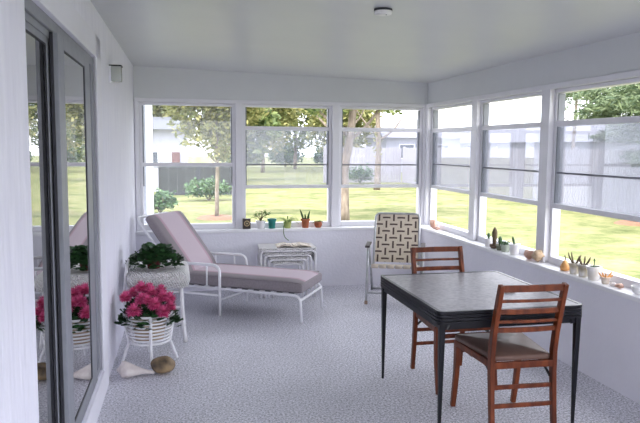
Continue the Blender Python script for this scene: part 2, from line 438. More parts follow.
# the sliding door
D = empty('door_1', (xl(2.43), 2.43, 0), A0, kind='structure'); D['label'] = 'grey aluminium sliding glass door in the left wall'
w = MB()
e = .001
w.b2((e, .012, DZ1 - .05), (DU - e, .13, DZ1 - e)); w.b2((e, .012, DZ0 + e), (DU - e, .13, DZ0 + .03))
w.b2((DU - .27, .026, DZ0 + .03), (DU - e, .13, DZ1 - .05)); w.b2((DU - .06, .012, DZ0 + .03), (DU - e, .13, DZ1 - .05))
w.b2((e, .0235, DZ1 - .08), (DU - .06, .0285, DZ1 - .05)); w.b2((DU - .10, .012, DZ0 + .03), (DU - .085, .13, DZ1 - .05))
struct('door_frame', w, M['doorframe'], None, D, bevel=.003)
def panel(u0, u1, y0, y1, st, sr):
    e_ = empty('sliding_panel', (0, 0, 0)); e_.parent = D
    q = MB(); z0, z1 = DZ0 + .035, DZ1 - .055
    q.b2((u0, y0, z0), (u0 + st, y1, z1)); q.b2((u1 - sr, y0, z0), (u1, y1, z1))
    q.b2((u0 + st, y0, z0), (u1 - sr, y1, z0 + .075)); q.b2((u0 + st, y0, z1 - .05), (u1 - sr, y1, z1))
    q.build('panel_frame', M['doorframe'], e_, bevel=.004)
    q = MB(); ym = y0 + .009
    for a, b in (((u0 + st, z0 + .075), (u0 + st + .008, z1 - .05)), ((u1 - sr - .008, z0 + .075), (u1 - sr, z1 - .05))):
        q.b2((a[0], y0 + .003, a[1]), (b[0], y0 + .012, b[1]))
    q.b2((u0 - .008, y0 + .018, z0), (u0 - .001, y1, z1)); q.b2((u1 + .001, y0 + .006, z0), (u1 + .012, y1, z1))
    q.b2((u0 + st, y0 + .003, z0 + .075), (u1 - sr, y0 + .012, z0 + .083)); q.b2((u0 + st, y0 + .003, z1 - .058), (u1 - sr, y0 + .012, z1 - .05))
    q.build('gasket', M['darkgasket'], e_)
    q = MB(); q.b2((u0 + st + .004, ym - .003, z0 + .07), (u1 - sr - .004, ym + .003, z1 - .045)); q.build('glass_pane', M['glass_door'], e_)
panel(.002, .60, .030, .055, .11, .09)
panel(.535, 1.47, -.008, .022, .145, .17)
# room behind the door
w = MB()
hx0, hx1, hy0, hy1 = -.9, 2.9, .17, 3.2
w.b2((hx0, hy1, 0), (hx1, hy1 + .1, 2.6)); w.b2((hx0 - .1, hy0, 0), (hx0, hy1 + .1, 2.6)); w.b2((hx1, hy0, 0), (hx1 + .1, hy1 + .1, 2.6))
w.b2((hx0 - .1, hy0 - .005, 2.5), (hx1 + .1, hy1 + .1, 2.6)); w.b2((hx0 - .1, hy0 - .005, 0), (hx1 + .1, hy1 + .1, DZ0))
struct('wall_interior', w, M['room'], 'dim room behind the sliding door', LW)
# house wall carrying on past the porch
w = MB(); w.b2((-.6, 7.46, -.2), (-.27, 10.4, 3.2))
struct('wall_exterior', w, M['white'], 'white house wall carrying on outside the far windows')

# ---------------------------------------------------------------- windows
def window(n, origin, rz, width, bars, vinyl, label):
    """local x across the opening, local y outwards"""
    o = empty('window_%d' % n, origin, rz, kind='structure'); o['label'] = label
    z0, z1 = ZS, 1.996
    f = MB(); t = .032
    f.b2((.001, .03, z0), (t, .10, z1)); f.b2((width - t, .03, z0), (width - .001, .10, z1))
    f.b2((t, .03, z1 - .026), (width - t, .10, z1)); f.b2((t, .02, z0), (width - t, .10, z0 + .055))
    f.build('window_frame', M['trim'], o, bevel=.003)
    f = MB()
    f.b2((t, .040, 1.12), (t + .012, .095, z1 - .03)); f.b2((width - t - .012, .040, 1.12), (width - t, .095, z1 - .03))
    f.build('track', M['trackgrey'], o)
    for z, h, y, m_ in bars:
        q = MB(); q.b2((t, y, z - h / 2), (width - t, y + .022, z + h / 2)); q.build('sash_rail', m_, o, bevel=.002)
    for a, b in vinyl:
        q = MB(); q.b2((t + .004, .062, a), (width - t - .004, .065, b)); q.build('vinyl_pane', M['vinyl'], o)
    return o
T, CH = M['trim'], mat('thin_grey_rail', (.16, .16, .19), .5)
wl = ['far window nearest the house wall, split by one rail', 'middle far window above the row of pots', 'far window behind the webbed lawn chair']
for i, (a, b) in enumerate(BW):
    if i == 0:
        o = window(1, (a, YB, 0), 0, b - a, [(1.348, .042, .03, T)], [], wl[0])
        q = MB(); q.b2((.036, .066, .70), (b - a - .036, .070, 1.96)); q.build('glass_pane', M['pane'], o)
    else:
        window(i + 1, (a, YB, 0), 0, b - a, [(1.743, .042, .03, T), (1.348, .014, .05, CH), (1.106, .036, .03, T)], [(1.12, 1.73)], wl[i])
rl = ['right wall window nearest the far corner', 'second right wall window, above the cactus pots', 'nearest visible right wall window, above the white pots']
for i, (a, b) in enumerate(RW):
    window(i + 4, (XR, a, 0), -PI / 2, a - b, [(1.737, .042, .03, T), (1.362, .014, .05, CH), (1.106, .036, .03, T)], [(1.12, 1.73)], rl[i] if i < 3 else 'right wall window beside the camera')

# ================================================================ OUTSIDE
g = MB()
n = 24
g.prism([(-60, -40), (90, -40), (90, 110), (-60, 110)], -.5, -.2)
lawn = struct('ground', g, M['lawn'], 'sunlit yellow green lawn')

def leafcloud(name, m, parent, blobs, n, size, seed, loc=(0, 0, 0), needle=False, hollow=.35):
    r = random.Random(seed); vs = []; fs = []
    tot = sum(b[3] * b[4] * b[5] for b in blobs)
    for b in blobs:
        k = int(n * b[3] * b[4] * b[5] / tot)
        for _ in range(k):
            d = Vector((r.gauss(0, 1), r.gauss(0, 1), r.gauss(0, 1))).normalized()
            rr = hollow + (1 - hollow) * r.random() ** .6
            wob = .78 + .42 * noise.noise(Vector((d.x * 2.1 + b[0], d.y * 2.1 + b[1], d.z * 2.1 + seed)))
            c = Vector((b[0] + d.x * b[3] * rr * wob, b[1] + d.y * b[4] * rr * wob, b[2] + d.z * b[5] * rr * wob))
            a = Vector((r.gauss(0, 1), r.gauss(0, 1), r.gauss(0, .6))).normalized()
            q = a.cross(Vector((r.gauss(0, 1), r.gauss(0, 1), r.gauss(0, 1)))).normalized()
            L = size * r.uniform(.6, 1.3); w_ = L * (.16 if needle else .45)
            i = len(vs)
            vs += [c - a * L / 2, c + q * w_ / 2 - a * L * .05, c + a * L / 2, c - q * w_ / 2 - a * L * .05]
            fs.append((i, i + 1, i + 2, i + 3))
    me = bpy.data.meshes.new(name); me.from_pydata([tuple(v_) for v_ in vs], [], fs); me.materials.append(m)
    o = bpy.data.objects.new(name, me); C.objects.link(o); o.parent = parent; o.location = loc
    return o
def tree(name, loc, label, trunk, tr, branches, blobs, n, size, m, seed, group=None, needle=False, mulch=0):
    t = empty(name, loc, 0, label, 'tree', group)
    q = MB(); pts = [Vector(p) for p in trunk]
    fine = []
    for a, b in zip(pts, pts[1:]):
        for k in range(4): fine.append(a.lerp(b, k / 4) + Vector((rnd.uniform(-1, 1), rnd.uniform(-1, 1), 0)) * tr * .12)
    fine.append(pts[-1])
    q.tube(fine, tr, 10, r2=tr * .45)
    for br in branches:
        q.tube(bez(*br, 7), tr * .4, 7, r2=tr * .1)
    q.build('trunk', M['bark'], t, smooth=True)
    leafcloud('foliage', m, t, blobs, n, size, seed, needle=needle)
    return t
GZ = -.2
# young tree in window 1
tree('young_tree', (1.06, 16.2, GZ), 'young thin-trunked tree on the lawn outside the far window nearest the house wall', [(0, 0, 0), (.02, 0, 1.3), (-.02, 0, 2.4), (.05, 0, 3.4)], .055,
     [((0, 0, 1.35), (-.4, 0, 1.7), (-.6, .1, 2.3)), ((0, 0, 1.4), (.35, -.1, 1.7), (.5, 0, 2.3)), ((0, 0, 1.8), (.2, .3, 2.4), (.7, .3, 3))],
     [(-.35, 0, 2.1, .7, .6, .5), (.35, 0, 2.3, .75, .6, .6), (0, 0, 3.1, 1.1, .9, .7), (-.8, 0, 2.9, .7, .6, .5), (.1, 0, 1.6, .45, .4, .25), (-.5, 0, 2.5, .9, .6, .5), (.5, 0, 2.7, .9, .6, .6)], 6500, .16, M['leafA'], 1)
for (x, y, r_, lb) in ((1.06, 16.2, .5, 'ring of orange brown mulch round the young tree'), (10.6, 13.45, .5, 'patch of reddish mulch on the lawn by the fence')):
    q = MB(); q.lathe([(r_, 0), (r_ * .8, .05), (r_ * .5, .07), (.10, .05), (.085, 0)], (0, 0, 0), 20, cap=False)
    tag(q.build('mulch_bed', M['mulch'], None, loc=(x, y, GZ), smooth=True), lb, 'mulch')
# trunk seen in window 3
tree('shade_tree', (3.95, 15.05, GZ), 'tree with a bare grey trunk on the lawn behind the lawn chair window', [(0, 0, 0), (-.02, 0, 1.2), (.15, 0, 2.2), (.3, .1, 3.6), (.3, .2, 5)], .125,
     [((.1, 0, 1.9), (.8, .2, 2.3), (1.2, .4, 3.2)), ((.1, 0, 2.0), (-.7, -.1, 2.5), (-1.2, 0, 3.2)), ((.2, 0, 2.8), (1.2, 0, 3.2), (2.0, 0, 3.2))],
     [(0, 0, 3.3, 1.9, 1.4, .55), (1.4, .2, 3.3, 1.4, 1.1, .5), (-1.3, 0, 3.3, 1.3, 1, .55), (.2, 0, 4.2, 2.1, 1.8, .9), (-.4, 0, 2.65, .7, .5, .3), (1.0, 0, 2.75, .8, .5, .3), (1.9, 0, 2.95, .8, .5, .35)], 11000, .17, M['leafB'], 2)
tl_ = [(5.25, 21.5, .13, 'leafB', 'ivy-wrapped tree trunk standing right of the bare trunk, before the fence'), (8.2, 26.0, .14, 'leafA', 'slim leafy tree before the fence behind the lawn chair, farthest right of the trunks')]
for k, (x, y, r_, ml, lb) in enumerate(tl_):
    tree('shade_tree', (x, y, GZ), lb, [(0, 0, 0), (.05, 0, 1.5), (.0, 0, 3), (.1, 0, 4.5)], r_,
         [((0, 0, 2), (.8, 0, 2.4), (1.1, .2, 3)), ((0, 0, 2.2), (-.7, 0, 2.8), (-1, 0, 3.4))],
         [(0, 0, 2.0, .28, .28, 1.0), (.2, 0, 3.6, 1.3, 1.0, .7), (-.7, 0, 3.8, 1.1, .9, .6), (.3, 0, 4.6, 1.4, 1.2, .8)], 2600, .16, M[ml], 20 + k)
bt = [(-1.4, 32, 5.2, 1.9, 'leafA', 'yellow green tree above the white neighbouring house at far left'),
      (3.4, 33.5, 4.6, 1.9, 'leafB', 'leafy tree behind the dark fence, beyond the young tree'),
      (5.9, 44, 6.6, 2.6, 'leafA', 'pale leafy tree at the far end of the lawn, leftmost in the middle far window'),
      (9.2, 50, 7.2, 2.8, 'leafB', 'taller green tree at the far end of the lawn, centred in the middle far window'),
      (11.2, 43, 5.8, 2.4, 'leafA', 'yellow green tree at the far end of the lawn, behind the terracotta pots'),
      (7.2, 60, 8.5, 3.0, 'leafB', 'distant tall tree between the leftmost pair of trees in the middle far window'),
      (16.8, 62, 8.5, 3.2, 'leafA', 'distant tree above the hedge at the right edge of the middle far window')]
for k, (x, y, hh, r_, ml, lb) in enumerate(bt):
    tree('background_tree', (x, y, GZ), lb, [(0, 0, 0), (.1, 0, hh * .5), (0, 0, hh)], .14,
         [((0, 0, hh * .4), (r_ * .5, 0, hh * .6), (r_ * .8, 0, hh * .8)), ((0, 0, hh * .45), (-r_ * .5, 0, hh * .6), (-r_ * .8, 0, hh * .85))],
         [(0, 0, hh * .75, r_, r_ * .7, hh * .30), (-r_ * .5, 0, hh * .55, r_ * .7, r_ * .6, hh * .22), (r_ * .6, 0, hh * .6, r_ * .6, r_ * .5, hh * .22), (0, 0, hh * 1.02, r_ * .8, r_ * .6, hh * .2), (0, 0, hh * .34, r_ * .95, r_ * .5, hh * .2)], 6500, .34, M[ml], 40 + k, 'trees along the far end of the lawn')
# pine in the right window
tree('pine_tree', (10.5, 11.9, GZ), 'bushy pale pine filling the upper half of the nearest right window', [(0, 0, 0), (.05, 0, 1.8), (.05, .1, 3.4), (0, 0, 5)], .10,
     [((0, 0, 1.6), (-.3, .9, 2.2), (-.4, 1.9, 2.3)), ((0, 0, 2.2), (-.3, 1.5, 3), (-.3, 2.8, 3)), ((0, 0, 1.2), (-.2, .8, 1.5), (-.3, 1.5, 1.5)), ((0, 0, 2.8), (-.2, 1.2, 3.5), (-.2, 2.6, 3.3))],
     [(-.3, 1.0, 3.0, .7, 1.0, .38), (-.3, 2.5, 3.05, .6, .8, .30), (-.3, 1.2, 2.3, .6, .9, .28), (-.3, 2.2, 2.45, .4, .6, .16), (-.2, 1.2, 1.6, .4, .6, .16), (-.1, .2, 3.9, 1.0, 1.5, .6), (-.3, .5, 1.9, .5, .6, .25), (-.4, 1.9, 2.75, .6, 1.0, .30), (-.5, .6, 2.7, .7, .8, .35), (-.3, 2.9, 2.6, .4, .7, .3), (-.5, 1.6, 2.05, .5, .9, .2), (-.4, .6, 1.45, .4, .7, .2)], 17000, .21, M['leafC'], 60, needle=True)
tree('pine_tree', (15.4, 23.4, GZ), 'small dark pine beyond the fence, right of the second right window', [(0, 0, 0), (0, 0, 2), (.1, 0, 4.6)], .1, [((0, 0, 2.6), (-.4, 0, 3.0), (-.9, .2, 3.2))],
     [(0, 0, 3.9, 1.0, 1.0, .55), (-.6, .2, 3.3, .6, .6, .25), (0, 0, 4.6, .7, .7, .5)], 1300, .28, M['leafC'], 61, needle=True)
def shrub(loc, s, n, label, seed, m='leafD', size=.13):
    t = empty('shrub', loc, 0, label, 'shrub', None)
    q = MB()
    for k in range(5):
        a = k * 1.26; q.tube([(0, 0, 0), (.2 * s[0] * math.cos(a), .2 * s[1] * math.sin(a), s[2] * .6), (.5 * s[0] * math.cos(a), .5 * s[1] * math.sin(a), s[2] * 1.2)], .02, 5)
    q.build('stem', M['bark'], t)
    leafcloud('foliage', M[m], t, [(0, 0, s[2], s[0], s[1], s[2]), (s[0] * .4, 0, s[2] * .8, s[0] * .6, s[1] * .7, s[2] * .7), (-s[0] * .4, 0, s[2] * .8, s[0] * .6, s[1] * .7, s[2] * .7)], n, size, seed, hollow=.1)
shrub((-.3, 17.5, GZ), (.55, .5, .35), 900, 'low shrub by the white house wall, left of the young tree', 70)
shrub((1.15, 21.5, GZ), (.95, .6, .42), 1300, 'rounded green shrub behind the young tree', 71)
shrub((8.75, 30.4, GZ), (.8, .5, .5), 1000, 'dark bush against the fence, just right of the bare grey trunk', 73)
for k, (x, y) in enumerate(((5.6, 54), (9.3, 55), (13.0, 54.5))):
    shrub((x, y, GZ), (1.75, 1.0, 1.15), 2600, ['hedge shrub at the far end of the lawn, leftmost of three', 'hedge shrub at the far end of the lawn, middle of three', 'hedge shrub at the far end of the lawn, rightmost of three'][k], 80 + k, size=.28)
shrub((10.6, 26.5, GZ), (.35, 1.2, .25), 900, 'low greenery along the fence foot in the corner window', 84, 'leafB')
shrub((10.75, 12.75, GZ), (.22, .3, .70), 700, 'dark green shrub by the fence at the right edge of the picture', 85)
# fences
def fence(name, P, Q, h, m, label, post=2.4, bw=.14):
    P, Q = Vector(P), Vector(Q); L = (Q - P).length; rz = math.atan2(Q.y - P.y, Q.x - P.x)
    t = empty(name, (P.x, P.y, GZ), rz, label, 'fence')
    q = MB(); k = 0; x = 0
    while x < L - .01:
        q.box((x + bw / 2, 0, h / 2 + rnd.uniform(-.015, .015)), (bw - (.018 if h > 1.2 else .004), .02, h)); x += bw
    q.build('board_panel', m, t)
    q = MB(); q.b2((0, .01, .35), (L, .05, .44)); q.b2((0, .01, h - .35), (L, .05, h - .26)); q.build('rail', m, t)
    x = 0
    while x <= L + .01:
        q = MB(); q.box((x, .08, h / 2 + .03), (.1, .1, h + .06)); q.build('post', m, t); x += post
fence('board_fence', (11.25, 31.5, 0), (11.25, 7.5, 0), 1.72, M['fence'], 'weathered grey board fence running beyond the right windows')
fence('board_fence', (7.3, 31.6, 0), (11.15, 31.6, 0), 1.72, M['fence'], 'pale board fence across the lawn behind the lawn chair window')
fence('board_fence', (-.4, 24, 0), (2.5, 24, 0), 1.05, M['fencedark'], 'dark low fence behind the young tree', 2.4, .30)
# neighbour houses
def house(loc, rz, L, Dp, h, hr, label, wm, rm, wins, door=None):
    t = empty('house', loc, rz, label, 'house')
    q = MB(); q.b2((0, 0, 0), (L, Dp, h)); q.build('wall', wm, t)
    q = MB(); o_ = .35
    v = [q.bm.verts.new(p) for p in ((-o_, -o_, h), (L + o_, -o_, h), (L + o_, Dp + o_, h), (-o_, Dp + o_, h), (-o_ + .1, Dp / 2, h + hr), (L + o_ - .1, Dp / 2, h + hr))]
    for f in ((0, 1, 5, 4), (2, 3, 4, 5), (1, 2, 5), (3, 0, 4), (3, 2, 1, 0)): q.bm.faces.new([v[i] for i in f])
    q.build('roof', rm, t)
    for (x, z, ww, hh_) in wins:
        q = MB(); q.b2((x - .06, -.03, z - .06), (x + ww + .06, .03, z + hh_ + .06)); f = q.build('window', M['white'], t)
        q = MB(); q.b2((x, -.04, z), (x + ww, .035, z + hh_)); q.build('pane', M['darkwin'], f)
    if door:
        x, ww, hh_ = door
        q = MB(); q.b2((x, -.04, 1.05), (x + ww, .03, hh_)); q.build('door', M['redbrown'], t)
house((-2.6, 26, GZ), 0, 3.2, 4, 2.35, .55, 'pale lavender house with a dark roof at far left, behind the shrubs', M['siding'], M['roofdark'], [(1.0, .9, .5, .8), (1.7, 1.0, .4, .5)], (2.62, .3, 1.5))
house((21.5, 62, GZ), -PI / 2, 52, 7, 2.1, 1.35, 'long pale house with a grey roof beyond the right fence', M['siding'], M['roof'], [(6, 1, 1.2, .9), (16, 1, 1.2, .9), (27, 1, 1.2, .9), (38, 1, 1.2, .9)])
house((14.5, 44, GZ), 0, 5.5, 5, 2.4, 1.4, 'pale house with a grey roof beyond the far fence', M['siding'], M['roof'], [(1, 1, 1, .9), (3.6, 1, 1, .9)])

# ================================================================ CARD TABLE
t = empty('card_table', (1.765, 3.66, 0), 0, 'black card table with a grey top, between the two wooden chairs', 'table')
hx, hy = .425, .51
q = MB(); q.prism(rrect(-hx + .012, -hy + .012, hx - .012, hy - .012, .035), .672, .7)
mt = mat('grey_table_top', (.34, .32, .34), .38, (.20, .19, .21), 45, detail=8, spec=.5)
q.build('table_top', mt, t, bevel=.003)
q = MB()
for z0, z1, g_ in ((.686, .702, 0), (.682, .686, .009), (.668, .682, 0), (.664, .668, .009), (.650, .664, 0), (.646, .650, .009), (.630, .646, 0)):
    o_ = rrect(-hx + g_, -hy + g_, hx - g_, hy - g_, .045, 6); i_ = rrect(-hx + .02, -hy + .02, hx - .02, hy - .02, .03, 6)
    n_ = len(o_)
    a = [q.bm.verts.new((*p, z0)) for p in o_]; b = [q.bm.verts.new((*p, z1)) for p in o_]
    c = [q.bm.verts.new((*p, z1)) for p in i_]; d = [q.bm.verts.new((*p, z0)) for p in i_]
    for k in range(n_):
        j = (k + 1) % n_
        q.bm.faces.new((a[k], a[j], b[j], b[k])); q.bm.faces.new((b[k], b[j], c[j], c[k])); q.bm.faces.new((c[k], c[j], d[j], d[k])); q.bm.faces.new((d[k], d[j], a[j], a[k]))
q.build('rim', M['blackmetal'], t)
q = MB()
for s in (-1, 1):
    q.b2((-hx + .03, s * (hy - .03) - .008, .60), (hx - .03, s * (hy - .03) + .008, .64)); q.b2((s * (hx - .03) - .008, -hy + .03, .60), (s * (hx - .03) + .008, hy - .03, .64))
q.build('apron', M['blackmetal'], t)
for sx in (-1, 1):
    for sy in (-1, 1):
        q = MB(); x, y = sx * (hx - .028), sy * (hy - .028)
        q.beam((x, y, .64), (x, y, .0), .033, .033, (0, 1, 0), .014, .014)
        lg = q.build('leg', M['blackmetal'], t, bevel=.003)
        q = MB(); q.tube([(x - sx * .03, y, .6), (x - sx * .05, y, .64)], .012, 8); q.build('hinge', M['blackmetal'], lg)
# small things lying on the table
q = MB()
q.tube([(0, 0, .004), (.02, .012, .004), (.045, .004, .004), (.07, .014, .004)], .0035, 6); q.box((.035, .01, .003), (.06, .018, .004))
tag(q.build('small_card', mat('printed_card', (.55, .5, .45), .6, (.12, .11, .1), 60), None, loc=(1.90, 3.50, .701)), 'small speckled card lying on the grey table top', 'card')

# ================================================================ WOODEN FOLDING CHAIRS
def wooden_chair(loc, rz, label):
    """local: sitter faces +y, back at y=0"""
    t = empty('wooden_chair', loc, rz, label, 'chair', 'slat-back wooden chairs at the card table')
    W2 = .178
    for s in (-1, 1):   # rear post, one curved piece from floor to top
        q = MB(); x = s * W2
        pts = [(x, .04, 0), (x, .062, .18), (x, .078, .36), (x, .080, .47), (x, .063, .58), (x, .026, .72), (x, -.010, .852)]
        q.sweep(pts, [.030, .034, .04, .044, .042, .038, .034], .026, (1, 0, 0)); q.build('rear_leg', M['wood'], t, bevel=.004)
    for s in (-1, 1):
        q = MB(); x = s * .195
        q.sweep([(x, .545, 0), (x, .525, .10), (x, .505, .22), (x, .50, .34), (x, .50, .415)], [.026, .032, .038, .042, .044], .028, (1, 0, 0)); q.build('front_leg', M['wood'], t, bevel=.004)
    def yb(z):
        P = [(.47, .080), (.58, .063), (.72, .026), (.845, -.010)]
        for (a, ya), (b, yb_) in zip(P, P[1:]):
            if z <= b: return ya + (yb_ - ya) * (z - a) / (b - a)
        return -.01
    for z, h, nm in ((.834, .036, 'top_rail'), (.765, .016, 'back_slat'), (.705, .028, 'back_slat'), (.648, .016, 'back_slat'), (.600, .026, 'back_slat')):
        q = MB(); y = yb(z); c = .012
        q.sweep([(-W2, y, z), (-W2 * .5, y - c * .7, z), (0, y - c, z), (W2 * .5, y - c * .7, z), (W2, y, z)], .016, h, (0, 0, 1)); q.build(nm, M['wood'], t, bevel=.003)
    q = MB()   # seat frame
    a = [(-.172, .07), (.172, .07), (.20, .50), (-.20, .50)]
    for p, r in zip(a, a[1:] + a[:1]): q.beam((*p, .405), (*r, .405), .022, .036)
    q.build('seat_frame', M['wood'], t, bevel=.003)
    q = MB(); seat = round_poly([(-.165, .075, 0), (.165, .075, 0), (.215, .515, 0), (-.215, .515, 0)], .03, 4, True)
    q.prism([(p.x, p.y) for p in seat], .424, .448)
    cc = [q.bm.verts.new((p.x * .93, .295 + (p.y - .295) * .93, .456)) for p in seat]; c2 = q.bm.verts.new((0, .295, .462))
    top = [v_ for v_ in q.bm.verts if abs(v_.co.z - .448) < 1e-5]
    n_ = len(seat)
    for f in [f for f in q.bm.faces if len(f.verts) == n_ and abs(f.calc_center_median().z - .448) < 1e-4]: q.bm.faces.remove(f)
    for k in range(n_):
        j = (k + 1) % n_; q.bm.faces.new((top[k], top[j], cc[j], cc[k])); q.bm.faces.new((cc[k], cc[j], c2))
    q.build('seat', M['vinylseat'], t, bevel=.005, smooth=True)
    for z in (.285, .185):
        q = MB(); y = .07 if z > .2 else .062; q.sweep([(-W2, y, z), (W2, y, z)], .014, .024, (0, 0, 1)); q.build('rear_rung', M['wood'], t, bevel=.003)
    for s in (-1, 1):
        q = MB(); x = s * .165
        q.sweep([(x, .085, .33), (x, .16, .375), (x, .26, .40)], .016, .006, (1, 0, 0)); q.sweep([(x, .485, .375), (x, .36, .37), (x, .26, .40)], .016, .006, (1, 0, 0)); q.build('folding_brace', M['blackmetal'], t)
    q = MB(); q.sweep([(-.195, .50, .36), (.195, .50, .36)], .016, .026, (0, 0, 1)); q.build('front_rail', M['wood'], t)
    return t
wooden_chair((1.81, 3.05, 0), math.radians(-2), 'slat-back wooden chair nearest the camera, its back to us')
wooden_chair((1.815, 4.335, 0), math.radians(180), 'slat-back wooden chair on the far side of the card table, facing us')

# ================================================================ WEBBED LAWN CHAIR
cream = mat('cream_webbing', (.66, .58, .47), .7, (.60, .52, .42), 60)
brown = mat('brown_webbing', (.085, .05, .045), .7, (.06, .035, .03), 60)
t = empty('lawn_chair', (2.128, 6.13, 0), math.radians(-21), 'aluminium folding lawn chair with cream and brown webbing in the far corner', 'chair')
W2 = .275
def side(pts, r=.0125, nm='frame_tube', m=None, rr=.04):
    q = MB(); q.tube(round_poly(pts, rr, 5), r, 8); return q.build(nm, m or M['chrome'], t, smooth=True)
for s in (-1, 1):
    x = s * W2
    side([(x, -.03, 0), (x * 1.0, .15, .54)], nm='front_leg'); side([(x * .96, .66, 0), (x * .96, .20, .545)], nm='rear_leg')
    q = MB(); q.tube([(x, -.03, 0), (x, -.02, .03)], .016, 8); q.build('foot_cap', mat('tan_rubber', (.35, .25, .18), .7), t)
    q = MB(); q.b2((x - .024, .04, .553), (x + .024, .35, .575)); q.build('armrest', mat('dark_arm', (.05, .035, .035), .5), t, bevel=.006)
    q = MB(); q.tube([(x, .30, .553), (x * .96, .345, .50)], .008, 6); q.build('arm_bracket', M['chrome'], t)
side([(-W2 * .96, .64, .02), (W2 * .96, .64, .02)], .012, 'floor_bar'); side([(-W2, .007, .11), (W2, .007, .11)], .010, 'cross_bar')
side([(-W2 * .85, .45, .31), (-W2 * .85, .02, .375), (W2 * .85, .02, .375), (W2 * .85, .45, .31)], .0125, 'seat_frame')
side([(-W2 * .85, .40, .33), (-W2 * .85, .70, .835), (W2 * .85, .70, .835), (W2 * .85, .40, .33)], .0125, 'back_frame', rr=.06)
def web(name, origin, ux, uy, W_, L_, nx, ny):
    """woven cream straps with a brown centre line; ux across, uy along"""
    origin, ux, uy = Vector(origin), Vector(ux).normalized(), Vector(uy).normalized(); nn = ux.cross(uy)
    q = MB(); px, py = W_ / nx, L_ / ny
    def strap(o, d, s, length, pitch_along, width, ph, n):
        N = n * 6; rows_ = []
        for i in range(N + 1):
            u = i / N * length
            z = math.cos(PI * (u / pitch_along - .5) + ph * PI) * .0035
            e_ = .94 if 0 < i < N else .94
            rows_.append([q.bm.verts.new(o + d * u + s * c * width + nn * z) for c in (-.47, -.12, .12, .47)])
        for a, b in zip(rows_, rows_[1:]):
            for k in range(3):
                f = q.bm.faces.new((a[k], a[k + 1], b[k + 1], b[k])); f.material_index = 1 if k == 1 else 0
    for i in range(nx): strap(origin + ux * (px * (i + .5)), uy, ux, L_, py, px, i % 2, ny)
    for j in range(ny): strap(origin + uy * (py * (j + .5)), ux, uy, W_, px, py, (j + 1) % 2, nx)
    o = q.build(name, [cream, brown], t)
    sm = o.modifiers.new('solid', 'SOLIDIFY'); sm.thickness = .002
    return o
web('back_webbing', (-W2 * .85, .413, .352), (1, 0, 0), (0, .30, .505), W2 * 1.70, .55, 6, 7)
web('seat_webbing', (-W2 * .85, .01, .388), (1, 0, 0), (0, .43, -.065), W2 * 1.70, .41, 6, 5)
q = MB()
for i in range(6):
    x = -W2 * .85 + W2 * 1.70 / 6 * (i + .5)
    q.tube([(x - .034, .005, .378), (x + .034, .005, .378)], .021, 8)
q.build('strap_end', cream, t, smooth=True)

# ================================================================ CHAISE LOUNGE
cg = mat('taupe_cushion', (.28, .25, .27), .85, (.24, .21, .23), 90)
def stripe_mat():
    m, tt, p = nt('striped_cushion')
    tc = tt.nodes.new('ShaderNodeTexCoord'); s = tt.nodes.new('ShaderNodeSeparateXYZ'); tt.links.new(tc.outputs['Object'], s.inputs[0])
    r = tt.nodes.new('ShaderNodeValToRGB'); r.color_ramp.interpolation = 'LINEAR'
    mr = tt.nodes.new('ShaderNodeMapRange'); mr.inputs[1].default_value = 0; mr.inputs[2].default_value = .6
    tt.links.new(s.outputs[1], mr.inputs[0]); tt.links.new(mr.outputs[0], r.inputs[0])
    e = r.color_ramp.elements
    G, P_, K = (.30, .265, .285, 1), (.60, .50, .56, 1), (.50, .35, .40, 1)
    st = [(0, G), (.15, G), (.17, K), (.21, K), (.23, P_), (.77, P_), (.79, K), (.83, K), (.85, G), (1, G)]
    e[0].position = 0; e[0].color = G; e[1].position = 1; e[1].color = G
    for pos, c in st[1:-1]: k = e.new(pos); k.color = c
    n = tt.nodes.new('ShaderNodeTexNoise'); n.inputs['Scale'].default_value = 120
    mx = tt.nodes.new('ShaderNodeMix'); mx.data_type = 'RGBA'; mx.blend_type = 'MULTIPLY'; mx.inputs[0].default_value = .2
    tt.links.new(tc.outputs['Object'], n.inputs['Vector']); tt.links.new(r.outputs[0], mx.inputs[6]); tt.links.new(n.outputs[0], mx.inputs[7]); tt.links.new(mx.outputs[2], p.inputs['Base Color'])
    p.inputs['Roughness'].default_value = .85
    return m
sm_ = stripe_mat()
t = empty('chaise_lounge', (.414, 6.01, 0), math.atan2(-.5, .86), 'white tubular chaise lounge with a striped pink and taupe cushion', 'chaise lounge')
WD = .60
for y in (0, WD):
    q = MB(); q.tube(round_poly([(-.72, y, .262), (.775, y, .245), (.79, y, 0)], .07, 6), .0135, 8); q.build('side_rail', M['whitemetal'], t, smooth=True)
    q = MB(); q.tube(round_poly([(0, y, 0), (0, y, .47), (-.62, y, .47)], .08, 6), .014, 8); q.build('arm_frame', M['whitemetal'], t, smooth=True)
    q = MB(); q.tube([(0, y, .19), (-.70, y, .20)], .011, 8); q.build('lower_bar', M['whitemetal'], t, smooth=True)
    for x in (-.13, -.34): q = MB(); q.tube([(x, y, .262), (x, y, .47)], .008, 6); q.build('arm_spindle', M['whitemetal'], t, smooth=True)
    q = MB(); q.tube(round_poly([(-.62, y, .47), (-.70, y, .30), (-.74, y, 0)], .05, 5), .013, 8); q.build('rear_leg', M['whitemetal'], t, smooth=True)
q = MB(); q.tube([(.78, 0, .205), (.78, WD, .205)], .012, 8); q.build('cross_bar', M['whitemetal'], t, smooth=True); q = MB(); q.tube([(-.7, 0, .262), (-.7, WD, .262)], .012, 8); q.build('cross_bar', M['whitemetal'], t, smooth=True)
q = MB(); q.tube([(0, 0, .15), (.30, WD * .5, .25)], .008, 6); q.tube([(0, WD, .15), (.30, WD * .5, .25)], .008, 6); q.build('brace', M['whitemetal'], t, smooth=True)
q = MB()
for k in range(10): q.b2((-.34 + k * .112, -.002, .262), (-.34 + k * .112 + .05, WD + .002, .268))
q.build('support_strap', mat('dark_strap', (.10, .10, .12), .6), t)
